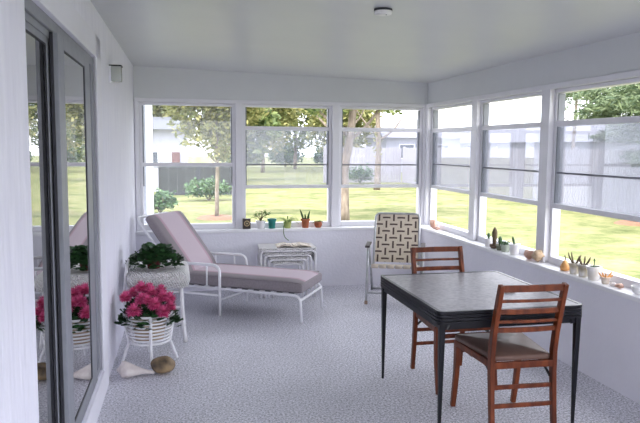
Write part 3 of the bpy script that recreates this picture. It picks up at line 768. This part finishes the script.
BA = math.radians(52); bx, bz = -.42, .30
dbx, dbz = -math.cos(BA), math.sin(BA)
q = MB(); q.tube(round_poly([(bx, 0.01, bz), (bx + dbx * .72, 0.01, bz + dbz * .72), (bx + dbx * .72, WD - .01, bz + dbz * .72), (bx, WD - .01, bz)], .06, 6), .0125, 8); q.tube([(bx + dbx * .35, .01, bz + dbz * .35), (-.72, .01, .27)], .009, 6); q.tube([(bx + dbx * .35, WD - .01, bz + dbz * .35), (-.72, WD - .01, .27)], .009, 6)
q.build('back_frame', M['whitemetal'], t, smooth=True)
def cushion(name, pts, th, parent, flip=1):
    """soft box along polyline in local xz, full width in y"""
    q = MB(); ny = 8; n_ = len(pts); grid = []
    for layer in (0, 1):
        g_ = []
        for i, (x, z, nx_, nz_) in enumerate(pts):
            row = []
            for j in range(ny + 1):
                e = min(i, n_ - 1 - i); f = .80 if e == 0 else (.97 if e == 1 else 1)
                ej = min(j, ny - j); f *= .90 if ej == 0 else 1
                o_ = (th * f if layer else 0)
                row.append(q.bm.verts.new((x + nx_ * (o_ if layer else th * (1 - f) * .3), .005 + (WD - .01) * j / ny, z + nz_ * (o_ if layer else th * (1 - f) * .3))))
            g_.append(row)
        grid.append(g_)
    for i in range(n_ - 1):
        for j in range(ny):
            for l_ in (0, 1):
                f = q.bm.faces.new((grid[l_][i][j], grid[l_][i + 1][j], grid[l_][i + 1][j + 1], grid[l_][i][j + 1])); f.material_index = 0 if l_ else 1
        for j in (0, ny):
            f = q.bm.faces.new((grid[0][i][j], grid[0][i + 1][j], grid[1][i + 1][j], grid[1][i][j])); f.material_index = 1
    for i in (0, n_ - 1):
        for j in range(ny):
            f = q.bm.faces.new((grid[0][i][j], grid[0][i][j + 1], grid[1][i][j + 1], grid[1][i][j])); f.material_index = 1
    o = q.build(name, [sm_, cg], parent, smooth=True, bevel=.02, seg=3); o.modifiers['bevel'].angle_limit = math.radians(50); return o
N_ = 16
cushion('seat_cushion', [(-.40 + i / N_ * 1.195, .270 - .012 * i / N_, 0, 1) for i in range(N_ + 1)], .118, t)
nx_, nz_ = math.sin(BA), math.cos(BA)
cushion('back_cushion', [(bx + .05 + dbx * .68 * i / 10 , bz + .02 + dbz * .68 * i / 10, nx_, nz_) for i in range(11)], .095, t)
for y in (.006, WD - .006):
    q = MB(); q.tube([(-.36 + i / 10 * 1.12, y, .366 - .01 * i / 10) for i in range(11)], .005, 6); q.build('piping', cg, t, smooth=True)

# ================================================================ NESTING TABLES
gl = ['outermost and largest of the white nesting tables by the far wall', 'second largest of the white nesting tables, tucked under the largest', 'third of the white nesting tables, above the smallest', 'innermost and smallest of the white nesting tables']
for k in range(4):
    w_, h_, dp = .59 - k * .085, .515 - k * .048, .36 - k * .02
    t = empty('nesting_table', (1.155, 6.62 + k * .012, 0), math.radians(-3), gl[k], 'side table', 'white nesting tables stacked inside each other')
    q = MB(); q.prism(rrect(-w_ / 2, 0, w_ / 2, dp, .03), h_ - .022, h_); q.build('table_top', M['wicker'], t, bevel=.006, smooth=False)
    for y in (.013, dp - .013):
        q = MB(); q.tube(round_poly([(-w_ / 2 + .014, y, 0), (-w_ / 2 + .014, y, h_ - .03), (w_ / 2 - .014, y, h_ - .03), (w_ / 2 - .014, y, 0)], .05, 6), .0125, 8)
        q.build('leg_frame', M['rattan'], t, smooth=True)
    if k == 0:
        for s in (-1, 1):
            q = MB(); q.b2((s * (w_ / 2 - .014) - .004, .02, h_ - .16), (s * (w_ / 2 - .014) + .004, dp - .02, h_ - .03)); q.build('side_panel', M['wicker'], t)
# newspaper on the top table
t = empty('magazine', (1.22, 6.76, .515), math.radians(-4), 'folded cream magazine lying open on the nesting tables', 'magazine')
mag = mat('printed_paper', (.80, .72, .60), .5, (.48, .40, .34), 14, detail=2)
for k, (x0, x1, dz) in enumerate(((-.17, .01, .002), (.0, .19, .004))):
    q = MB(); N = 8; a = []
    for i in range(N + 1):
        u = i / N; x = x0 + (x1 - x0) * u; z = dz + .018 * math.sin(PI * (u if k == 0 else (1 - u) * .9))
        a.append((x, z))
    for (xa, za), (xb, zb) in zip(a, a[1:]):
        q.quad([(xa, -.12, za), (xb, -.12, zb), (xb, .12, zb), (xa, .12, za)])
    o = q.build('page', mag, t, smooth=True); sm2 = o.modifiers.new('solid', 'SOLIDIFY'); sm2.thickness = .004; sm2.offset = 1

# ================================================================ POTS ON THE FAR SILL
SZ = ZS + .001; SY = 7.158
def pot(parent, m, r0, r1, h, rim=True, z=0, soil=True, name='pot'):
    q = MB(); pr_ = [(r0, 0), (r0 + (r1 - r0) * .78, h * .78)]
    pr_ += [(r1 + .004, h * .79), (r1 + .006, h)] if rim else [(r1, h)]
    pr_ += [(r1 - .005, h), (r1 - .008, h * .86), (.001, h * .86)]
    q.lathe(pr_, (0, 0, z), 22, cap=False); vs_ = [q.bm.verts.new((r0 * math.cos(2 * PI * k / 22), r0 * math.sin(2 * PI * k / 22), z)) for k in range(22)]; q.bm.faces.new(vs_)
    p = q.build(name, m, parent, smooth=True)
    p.modifiers.new('es', 'EDGE_SPLIT').split_angle = math.radians(40)
    if soil:
        q = MB(); q.lathe([(r1 - .009, h * .865), (r1 * .5, h * .9), (.001, h * .9)], (0, 0, z), 16, cap=False); q.build('soil', M['soil'], parent)
    return p
def plant(name, loc, label, cat='potted plant'): return empty(name, loc, rnd.uniform(-.3, .3), label, cat)
# black framed clock
t = empty('desk_clock', (.787, SY, SZ), math.radians(4), 'small dark square clock with a round gold face on the far sill', 'clock')
q = MB(); q.b2((-.042, -.018, 0), (.042, .018, .112)); q.build('case', mat('dark_brown', (.03, .018, .015), .4), t, bevel=.004)
q = MB(); rot = Matrix.Rotation(PI / 2, 4, 'X')
q.lathe([(.031, 0), (.031, .004), (.024, .006)], (0, 0, 0), 24, Matrix.Translation((0, -.018, .06)) @ rot); q.build('bezel', mat('dull_gold', (.55, .42, .22), .4, metal=.4), t)
q = MB(); q.lathe([(.023, 0), (.023, .008)], (0, 0, 0), 24, Matrix.Translation((0, -.018, .06)) @ rot); f_ = q.build('face', mat('dark_face', (.06, .05, .03), .5), t)
q = MB(); q.lathe([(.008, 0), (.008, .0095)], (0, 0, 0), 12, Matrix.Translation((0, -.018, .06)) @ rot); q.build('centre_disc', mat('cream_disc', (.6, .5, .3), .5), f_)
# jade plant
t = plant('potted_jade', (.940, SY, SZ), 'white ridged pot with a sprawling jade plant, beside the dark clock')
pot(t, M['pot_white'], .036, .048, .085)
q = MB()
for k in range(3): q.lathe([(.0465 - .004 * k, .062 - k * .018), (.0485 - .004 * k, .058 - k * .018), (.0455 - .004 * k, .054 - k * .018)], (0, 0, 0), 22, cap=False)
q.build('ridge', M['pot_white'], t, smooth=True)
q = MB(); tips = [(-.075, 0, .15), (-.03, .01, .165), (.02, 0, .19), (.05, -.01, .18), (.085, 0, .16), (.04, .02, .135), (-.05, -.01, .135)]
for p in tips: q.tube(bez((0, 0, .075), (p[0] * .3, p[1], p[2] * .95), p, 5), .004, 5)
q.build('stem', M['stem'], t)
q = MB()
for p in tips:
    for k in range(7):
        d = Vector((rnd.gauss(0, 1), rnd.gauss(0, .6), rnd.gauss(.2, .6))); q.blade(Vector(p) + Vector((rnd.uniform(-.015, .015), 0, rnd.uniform(-.02, .01))), d, .034, .020, .2, 3)
q.build('foliage', M['leaf_mid'], t)
# teal pot
t = plant('teal_pot', (1.064, SY, SZ), 'small empty teal glazed pot on a saucer, on the far sill', 'pot')
pot(t, M['teal'], .034, .046, .10, True, .006)
q = MB(); q.lathe([(.036, 0), (.042, .010), (.038, .010), (.034, .004)], (0, 0, 0), 22); q.build('saucer', M['teal'], t, smooth=True)
# spider plant
t = plant('spider_plant', (1.236, SY, SZ), 'spider plant in an olive pot with a long runner hanging over the sill')
t.rotation_euler = (0, 0, 0)
pot(t, M['olive'], .034, .044, .072, False)
q = MB()
for k in range(26):
    a = rnd.uniform(0, 2 * PI); q.blade((math.cos(a) * .012, math.sin(a) * .012, .06), (math.cos(a), math.sin(a) * .5, rnd.uniform(1.2, 3.2)), rnd.uniform(.10, .15), .012, 2.2, 8)
q.build('foliage', M['leaf_pale'], t)
q = MB(); q.tube(bez((-.01, -.02, .07), (-.06, -.07, .06), (-.055, -.075, -.03), 7) + bez((-.055, -.077, -.03), (-.055, -.079, -.10), (.0, -.10, -.125), 6)[1:], .0045, 6); q.build('runner', M['leaf_mid'], t, smooth=True)
# snake plant
t = plant('potted_succulent', (1.437, SY, SZ), 'terracotta pot with a few upright pointed leaves, on the far sill')
pot(t, M['terracotta'], .034, .046, .10)
q = MB()
for x, d, L in ((-.02, (-.35, 0, 1), .13), (.02, (.3, 0, 1), .11), (.0, (-.05, .1, 1), .07), (.03, (.2, -.1, 1), .05), (-.005, (.1, -.1, 1), .05)): q.blade((x, 0, .085), d, L, .024, 0, 6, lean=(1, .3, 0))
o = q.build('leaf', M['leaf'], t); o.modifiers.new('s', 'SOLIDIFY').thickness = .004
# round terracotta
t = plant('potted_succulent', (1.582, SY, SZ), 'small rounded terracotta pot with a low drooping plant, end of the far sill row')
q = MB(); q.lathe([(.026, 0), (.040, .02), (.044, .042), (.037, .064), (.032, .068), (.028, .06), (.001, .058)], (0, 0, 0), 22, cap=False); q.build('pot', M['terracotta'], t, smooth=True)
q = MB()
for k in range(16):
    a = rnd.uniform(0, 2 * PI); q.blade((0, 0, .062), (math.cos(a), math.sin(a) * .6, rnd.uniform(.2, .9)), rnd.uniform(.05, .075), .014, 1.2, 5)
q.build('foliage', M['leaf_mid'], t)

# ================================================================ RIGHT SILL
SX = 2.806
def sh(name, loc, label, r, m, seed, cat='shell', s=(1, 1, .7)):
    q = MB(); prof = [(.001, -1), (.5, -.85), (.85, -.5), (1, 0), (.8, .45), (.5, .75), (.22, .95), (.02, 1.2)]
    q.lathe([(a * r, b * r) for a, b in prof], (0, 0, 0), 14, Matrix.Rotation(PI / 2, 4, 'Y'))
    for v_ in q.bm.verts:
        n_ = noise.noise(v_.co * 40 + Vector((seed, 0, 0))) + .5 * math.sin(3 * math.atan2(v_.co.z, v_.co.y) + v_.co.x * 260); v_.co *= 1 + .26 * n_; v_.co.x *= s[0]; v_.co.y *= s[1]; v_.co.z *= s[2]
    zmin = min(v_.co.z for v_ in q.bm.verts)
    for v_ in q.bm.verts: v_.co.z -= zmin
    return tag(q.build(name, m, None, smooth=True, loc=loc, rot=(0, 0, seed * 1.3)), label, cat)
sh('seashell', (2.800, 6.80, SZ), 'pink seashell in the corner of the sill, beside the lawn chair', .045, M['shell_pink'], 1, s=(.9, .9, 1.1))
sh('seashell', (2.800, 6.70, SZ), 'smaller pink seashell nearer to us in the sill corner', .030, M['shell_pink'], 2)
def wpot(loc, r, h, label, name='potted_cactus', m='pot_white', decor=False):
    t = empty(name, loc, rnd.uniform(0, 3), label, 'potted plant')
    pot(t, M[m] if isinstance(m, str) else m, r * .78, r, h)
    return t
def cactus(t, p, r, h, m, lean=(0, 0)):
    q = MB(); N = 7; pts = [(p[0] + lean[0] * (i / N), p[1] + lean[1] * (i / N), p[2] + h * i / N) for i in range(N + 1)]
    q.tube(pts, [r * (math.sin(PI * min(.5, .12 + i / N * .6)) if i < N - 1 else (.75 if i == N - 1 else .2)) for i in range(N + 1)], 10)
    for v_ in list(q.bm.verts):
        a = math.atan2(v_.co.y - p[1], v_.co.x - p[0]); f = 1 + .0 * a
    q.build('cactus_stem', M[m], t, smooth=True)
t = wpot((SX, 5.51, SZ), .036, .075, 'tall white pot with one dark cactus, leftmost on the right sill')
cactus(t, (0, 0, .065), .014, .06, 'cactus')
t = empty('potted_cactus', (SX, 5.395, SZ), 0, 'tall brown column cactus in a dark bowl, on the right sill', 'potted plant')
q = MB(); q.lathe([(.026, 0), (.042, .016), (.044, .036), (.038, .038), (.034, .028), (.001, .026)], (0, 0, 0), 20, cap=False); q.build('pot', mat('dark_clay', (.10, .06, .04), .7), t, smooth=True)
cactus(t, (0, 0, .025), .024, .165, 'cactus_brown')
t = wpot((SX, 5.29, SZ), .034, .045, 'low pot with a leaning dark green cactus, right of the brown column cactus', m=mat('mossy_clay', (.22, .22, .16), .8, (.12, .14, .09), 30))
cactus(t, (0, 0, .035), .018, .09, 'cactus', (.0, .02))
t = wpot((SX, 5.195, SZ), .040, .065, 'grey green pot with a rounded leafy succulent, on the right sill', 'potted_succulent', m=mat('grey_green_glaze', (.42, .46, .38), .5))
leafcloud('foliage', M['leafD'], t, [(0, 0, .07, .05, .05, .03)], 160, .028, 5)
t = wpot((SX, 5.04, SZ), .043, .092, 'plain white pot with a single curved cactus finger, nearest the shells')
cactus(t, (0, 0, .08), .011, .07, 'cactus', (.0, .03))
sh('seashell', (SX, 4.80, SZ), 'pink and cream seashell, left one of the pair by the window post', .042, M['shell_pink'], 3, s=(1.2, 1, .9))
sh('seashell', (SX, 4.67, SZ), 'tan seashell, right one of the pair by the window post', .040, mat('shell_tan', (.66, .50, .34), .5, (.5, .34, .2), 40), 4, s=(1.1, 1, 1.1))
sh('seashell', (SX + .02, 4.745, SZ), 'tiny pale shell lying behind the shell pair', .022, M['shell'], 7)
# gourd
t = empty('gourd', (SX, 4.30, SZ), 0, 'small orange pear-shaped gourd on the right sill', 'gourd')
q = MB(); q.lathe([(.010, 0), (.032, .006), (.036, .025), (.030, .045), (.018, .062), (.012, .074), (.004, .080)], (0, 0, 0), 20); q.build('body', M['gourd'], t, smooth=True)
q = MB(); q.tube([(0, 0, .075), (.002, .003, .095), (.0, .008, .112)], .004, 6); q.build('stem', M['stem'], t)
deco = mat('patterned_pot', (.74, .72, .70), .4, (.42, .36, .24), 22, detail=1)
def twigs(t, z, n, L, seed, m='stem'):
    r = random.Random(seed); q = MB()
    for k in range(n):
        a = k * 2 * PI / n + r.random(); l_ = L * r.uniform(.6, 1.1)
        q.tube(bez((0, 0, z), (math.cos(a) * .03, math.sin(a) * .03, z + l_ * .3), (math.cos(a) * .045, math.sin(a) * .045, z + l_), 5), [.004, .005, .006, .0065, .006, .003], 6)
    q.build('plant_stem', M[m], t, smooth=True)
t = wpot((SX, 4.185, SZ), .037, .078, 'patterned white pot with thin upright stems, beside the orange gourd', 'potted_succulent', deco); twigs(t, .065, 4, .085, 1, 'cactus_brown')
t = wpot((SX, 4.075, SZ), .039, .088, 'patterned white pot with dark spreading stems, middle of the three pots', 'potted_succulent', deco); twigs(t, .075, 6, .07, 2, 'cactus_brown')
q = MB()
for k in range(10):
    a = k * .63; q.blade((0, 0, .08), (math.cos(a), math.sin(a), .35), .055, .014, .5, 3)
q.build('foliage', mat('dark_leaf_red', (.06, .03, .03), .6), t)
t = wpot((SX, 3.96, SZ), .046, .094, 'widest white pot with a tiny dark plant, rightmost of the three pots', 'potted_succulent', mat('patterned_white_pot', (.80, .79, .79), .4, (.66, .63, .58), 18, detail=1))
q = MB()
for k in range(9):
    a = k * .7; q.blade((0, 0, .085), (math.cos(a), math.sin(a), .5), .035, .013, .3, 3)
q.tube([(0, 0, .085), (.003, 0, .13)], .0035, 6); q.blade((.003, 0, .128), (.2, .2, 1), .02, .012, .2, 3)
q.build('foliage', M['leaf'], t)
t = wpot((SX, 3.832, SZ), .029, .046, 'little cream pot with stubby pale shoots, between the big pots and the shells', 'potted_cactus', mat('cream_pot', (.74, .66, .58), .5, (.62, .5, .42), 30)); twigs(t, .035, 5, .045, 3, 'gourd')
sh('seashell', (SX - .005, 3.745, SZ), 'flat pinkish shell lying on the sill, farther of two', .024, M['shell'], 5, s=(1, 1, .5))
sh('seashell', (SX - .005, 3.685, SZ), 'small tan pink shell lying on the sill, nearer of two', .026, M['shell_pink'], 6, s=(1, 1, .6))
t = empty('bowl', (SX, 3.505, SZ), 0, 'small white bowl at the right edge of the picture, on the sill', 'bowl')
q = MB(); q.lathe([(.022, 0), (.040, .018), (.048, .05), (.044, .05), (.036, .022), (.001, .012)], (0, 0, 0), 24, cap=False); q.build('bowl_body', M['pot_white'], t, smooth=True)
q = MB(); q.lathe([(.022, -.0), (.024, .004), (.020, .008)], (0, 0, 0), 20); q.build('foot_ring', M['pot_white'], t)

# ================================================================ WICKER STOOL WITH PLANT
t = empty('wicker_table', (-.112, 5.52, 0), 0, 'white wicker side table against the left wall, holding the green plant', 'side table')
q = MB()
for z, g_ in ((.415, .012), (.425, .002), (.47, 0), (.505, .004), (.522, .016), (.53, .04)):
    pass
levels = [(.435, .016), (.443, .003), (.49, -.010), (.538, -.006), (.558, .010), (.566, .035)]
rings = []
for z, g_ in levels: rings.append([q.bm.verts.new((*p, z)) for p in rrect(-.235 + g_, -.30 + g_, .235 - g_, .30 - g_, .09, 6)])
for a, b in zip(rings, rings[1:]):
    for k in range(len(a)): q.bm.faces.new((a[k], a[(k + 1) % len(a)], b[(k + 1) % len(a)], b[k]))
q.bm.faces.new(rings[0][::-1]); q.bm.faces.new(rings[-1])
q.build('woven_top', M['wicker'], t, smooth=True)
for sx in (-1, 1):
    for sy in (-1, 1):
        q = MB()
        if sx > 0: pts = bez((.175, sy * .24, .435), (.178, sy * .25, .2), (.205, sy * .27, 0), 6)
        else: pts = bez((-.19, sy * .24, .435), (-.26, sy * .26, .22), (-.20, sy * .27, 0), 6)
        q.tube(pts, .015, 8); q.build('leg', M['rattan'], t, smooth=True)
q = MB(); q.tube([(-.16 , -.22, .40), (.16, -.22, .40)], .012, 6); q.tube([(-.21, -.25, .16), (.195, -.25, .16)], .010, 6); q.tube([(-.21, .25, .16), (.195, .25, .16)], .010, 6); q.build('stretcher', M['rattan'], t, smooth=True)
q = MB(); q.tube(bez((-.215, -.22, .03), (-.285, -.24, .30), (-.245, -.20, .56), 8) + bez((-.245, -.20, .56), (-.235, -.14, .625), (-.235, 0, .625), 5)[1:] + bez((-.235, 0, .625), (-.235, .14, .625), (-.245, .20, .56), 5)[1:] + bez((-.245, .20, .56), (-.285, .24, .30), (-.215, .22, .03), 8)[1:], .012, 8)
q.build('side_hoop', M['rattan'], t, smooth=True)
t = empty('potted_ivy', (-.15, 5.45, .5665), 0, 'leafy dark green plant in a dark red pot on the wicker table', 'potted plant')
pot(t, M['darkred'], .048, .064, .09)
def leaves(t, n, R, z0, z1, size, seed, m, flat=1.0, cx=0, cy=0, name='foliage'):
    r = random.Random(seed); q = MB()
    for k in range(n):
        a = r.uniform(0, 2 * PI); rr = R * r.random() ** .5; u = rr / R
        z = z0 + (z1 - z0) * (1 - u * u) * r.uniform(.55, 1) ; 
        c = Vector((cx + rr * math.cos(a), cy + rr * math.sin(a) * flat, z))
        out = Vector((math.cos(a), math.sin(a), r.uniform(-.2, 1.1))).normalized()
        s_ = size * r.uniform(.7, 1.25); side_ = out.cross(Vector((0, 0, 1))).normalized(); up = side_.cross(out)
        N = 7; ctr = q.bm.verts.new(c + out * s_ * .45 - up * s_ * .08); rim = []
        for i in range(N):
            an = i * 2 * PI / N; rad = s_ * .5 * (1 if i % 2 else .86)
            rim.append(q.bm.verts.new(c + out * (s_ * .5 + math.cos(an) * rad) + side_ * math.sin(an) * rad + up * r.uniform(-.1, .1) * s_))
        for i in range(N): q.bm.faces.new((ctr, rim[i], rim[(i + 1) % N]))
    return q.build(name, M[m], t)
leaves(t, 260, .17, .035, .18, .072, 7, 'leaf', .8, cx=.015)
q = MB(); r7 = random.Random(9)
for k in range(12):
    a = k * .55; q.tube(bez((0, 0, .09), (math.cos(a) * .08, math.sin(a) * .07, .19), (math.cos(a) * .15, math.sin(a) * .12, .05 + .08 * r7.random()), 5), .003, 5)
for k, (x, y) in enumerate(((-.19, -.02), (-.15, -.10), (.17, -.12), (.21, -.02))): q.tube(bez((0, 0, .09), (x * .8, y * .8, .12), (x, y, .012), 6), .0025, 5)
q.build('stem', M['leaf'], t)
leaves(t, 14, .21, .016, .022, .038, 8, 'leaf', .5, name='trailing_leaf')

# ================================================================ PLANT STAND + MUMS
SC = (-.172, 4.85)
t = empty('plant_stand', (SC[0], SC[1], 0), math.radians(-85), 'round white slatted plant stand on splayed legs, beside the seashell', 'plant stand')
RT, RB, ZB, ZT2 = .164, .140, .150, .350
nr = 9
for k in range(nr):
    u = k / (nr - 1); R_ = RB + (RT - RB) * math.sin(u * PI / 2) * 1.0; z = ZB + (ZT2 - ZB) * u
    q = MB(); q.tube([(R_ * math.cos(i * 2 * PI / 36), R_ * math.sin(i * 2 * PI / 36), z) for i in range(36)], .0068 if k not in (0, nr - 1) else .009, 7, True); q.build('hoop', M['whitemetal'], t, smooth=True)
for k in range(4):
    a = k * PI / 2; c, s = math.cos(a), math.sin(a)
    q = MB()
    q.tube([((RT + .008) * c, (RT + .008) * s, ZT2 + .005), ((RB + .018) * c, (RB + .018) * s, ZB + .07), ((RB + .004) * c, (RB + .004) * s, ZB - .01), ((RB + .05) * c, (RB + .05) * s, .012), ((RB + .055) * c, (RB + .055) * s, 0)], .0115, 8); q.build('leg', M['whitemetal'], t, smooth=True)
q = MB(); q.tube([(-RB, 0, ZB), (RB, 0, ZB)], .008, 6); q.tube([(0, -RB, ZB), (0, RB, ZB)], .008, 6); q.build('base_cross', M['whitemetal'], t)
t = empty('potted_chrysanthemum', (SC[0], SC[1], ZB + .009), 0, 'pot of magenta pink chrysanthemums in the white plant stand', 'potted plant')
pot(t, M['basketpot'], .100, .126, .175)
leaves(t, 230, .175, .14, .33, .06, 11, 'leaf', .95)
leaves(t, 110, .20, .11, .19, .06, 12, 'leaf', .95, name='hanging_leaf')
pm = leafmat('magenta_petal', (.50, .03, .15), (.90, .22, .45), .15)
Z0_ = ZB + .009
fl_ = [(-.165, -.04, .425, .050), (-.10, -.16, .355, .060), (-.045, -.12, .425, .055), (-.055, .03, .475, .052), (.02, -.03, .455, .050), (.045, -.16, .395, .058), (.105, -.06, .425, .055), (.105, -.155, .335, .055), (.155, .0, .40, .050), (.0, .09, .45, .050), (.09, .08, .44, .048), (-.12, .07, .43, .048), (-.005, -.165, .43, .04), (.16, -.09, .36, .045)]
for k, (x, y, z, r_) in enumerate(fl_):
    x *= .95; z += .055; r_ *= .92
    q = MB(); r = random.Random(100 + k)
    N = 120
    for i in range(N):
        ph = math.acos(1 - 1.65 * (i + .5) / N); th = i * 2.399963
        d = Vector((math.sin(ph) * math.cos(th), math.sin(ph) * math.sin(th), math.cos(ph)))
        d = (d + Vector((0, -.25, 0))).normalized()
        q.blade(Vector((x, y, z - Z0_)) + d * r_ * .2, d, r_ * r.uniform(.75, 1.0), r_ * .30, -.2 if ph < .7 else .5, 3)
    b_ = q.build('bloom', pm, t)
    q = MB(); q.tube([(x * .3, y * .3, .15), (x * .8, y * .8, (z - Z0_) * .7), (x, y, z - Z0_)], .004, 5); q.build('flower_stem', M['leaf'], b_)

# ================================================================ CONCH + ROCK
q = MB(); prof = [(.002, -.075), (.014, -.066), (.020, -.058), (.030, -.052), (.036, -.044), (.052, -.036), (.060, -.015), (.060, .01), (.050, .04), (.034, .075), (.022, .11), (.015, .15), (.012, .185), (.007, .20)]
fp = []
for (a, b), (c, d) in zip(prof, prof[1:]):
    for k in range(3): fp.append((a + (c - a) * k / 3, b + (d - b) * k / 3))
fp.append(prof[-1])
q.lathe(fp, (0, 0, 0), 32, Matrix.Rotation(PI / 2, 4, 'Y'))
for v_ in q.bm.verts:
    x = v_.co.x; a = math.atan2(v_.co.z, v_.co.y); r_ = math.hypot(v_.co.y, v_.co.z)
    if -.07 < x < .0:
        kn = 1 + .16 * max(0, math.cos(5 * a + x * 30)) * math.exp(-((x + .03) / .016) ** 2) + .03 * math.sin(a + x * 160)
        v_.co.y *= kn; v_.co.z *= kn
    if x > .0:   # aperture lip flares on one side
        fl2 = math.exp(-((x - .04) / .05) ** 2); v_.co.y -= .018 * fl2 * max(0, math.cos(a + 2.5)); v_.co.z *= 1 - .12 * fl2
    v_.co.z -= .022 * max(0, x) / .2 * 1.5
    v_.co *= .9
zm = min(v_.co.z for v_ in q.bm.verts)
for v_ in q.bm.verts: v_.co.z -= zm
t = q.build('conch_shell', M['shell'], None, smooth=True, loc=(-.312, 4.50, 0.0), rot=(0, 0, math.radians(-3)))
tag(t, 'large cream whelk seashell lying on the floor by the door', 'shell')
q = MB(); bmesh.ops.create_icosphere(q.bm, subdivisions=4, radius=1)
for v_ in q.bm.verts:
    n_ = noise.noise(v_.co * 1.3 + Vector((3, 1, 0))); n2 = noise.noise(v_.co * 4); v_.co *= 1 + .12 * n_ + .03 * n2
    v_.co.x *= .083; v_.co.y *= .07; v_.co.z *= .056
zm = min(v_.co.z for v_ in q.bm.verts)
for v_ in q.bm.verts: v_.co.z -= zm
tag(q.build('rock', M['stone'], None, smooth=True, loc=(-.074, 4.54, 0)), 'rounded brown mottled rock on the floor beside the seashell', 'rock')

# ================================================================ WALL LAMP, SMOKE DETECTOR
t = empty('wall_lamp', (xl(5.0), 5.0, 2.0), A0, 'small square glass wall lamp with a dark cap above the wicker table', 'wall lamp')
q = MB(); q.b2((-.05, -.012, -.01), (.05, .01, .11)); q.build('back_plate', M['wall'], t, bevel=.003)
q = MB(); q.b2((-.055, -.085, .104), (.055, .008, .112)); q.build('cap', M['darkgasket'], t)
q = MB(); q.b2((-.05, -.08, .0), (.05, -.012, .103)); q.build('glass_shade', glassmat('lamp_glass', (.95, .97, .95), .8, .5, (.95, .97, .95)), t, bevel=.004)
q = MB(); q.lathe([(.010, .103), (.012, .085), (.018, .06), (.016, .04), (.004, .03)], (0, -.045, 0), 12); q.build('bulb', M['pot_white'], t, smooth=True)
t = empty('smoke_detector', (1.175, 3.66, ZC(1.175)), 0, 'round white smoke detector with a dark base ring on the ceiling', 'smoke detector')
q = MB(); q.lathe([(.052, -.012), (.052, .0)], (0, 0, 0), 28); q.build('base_ring', M['darkgasket'], t)
q = MB(); q.lathe([(.030, -.034), (.046, -.030), (.051, -.022), (.051, -.0125)], (0, 0, 0), 28); q.build('cover', M['pot_white'], t, smooth=False)
q = MB(); q.lathe([(.004, -.036), (.004, -.033)], (.012, -.02, 0), 10); q.build('test_button', M['darkgasket'], t)
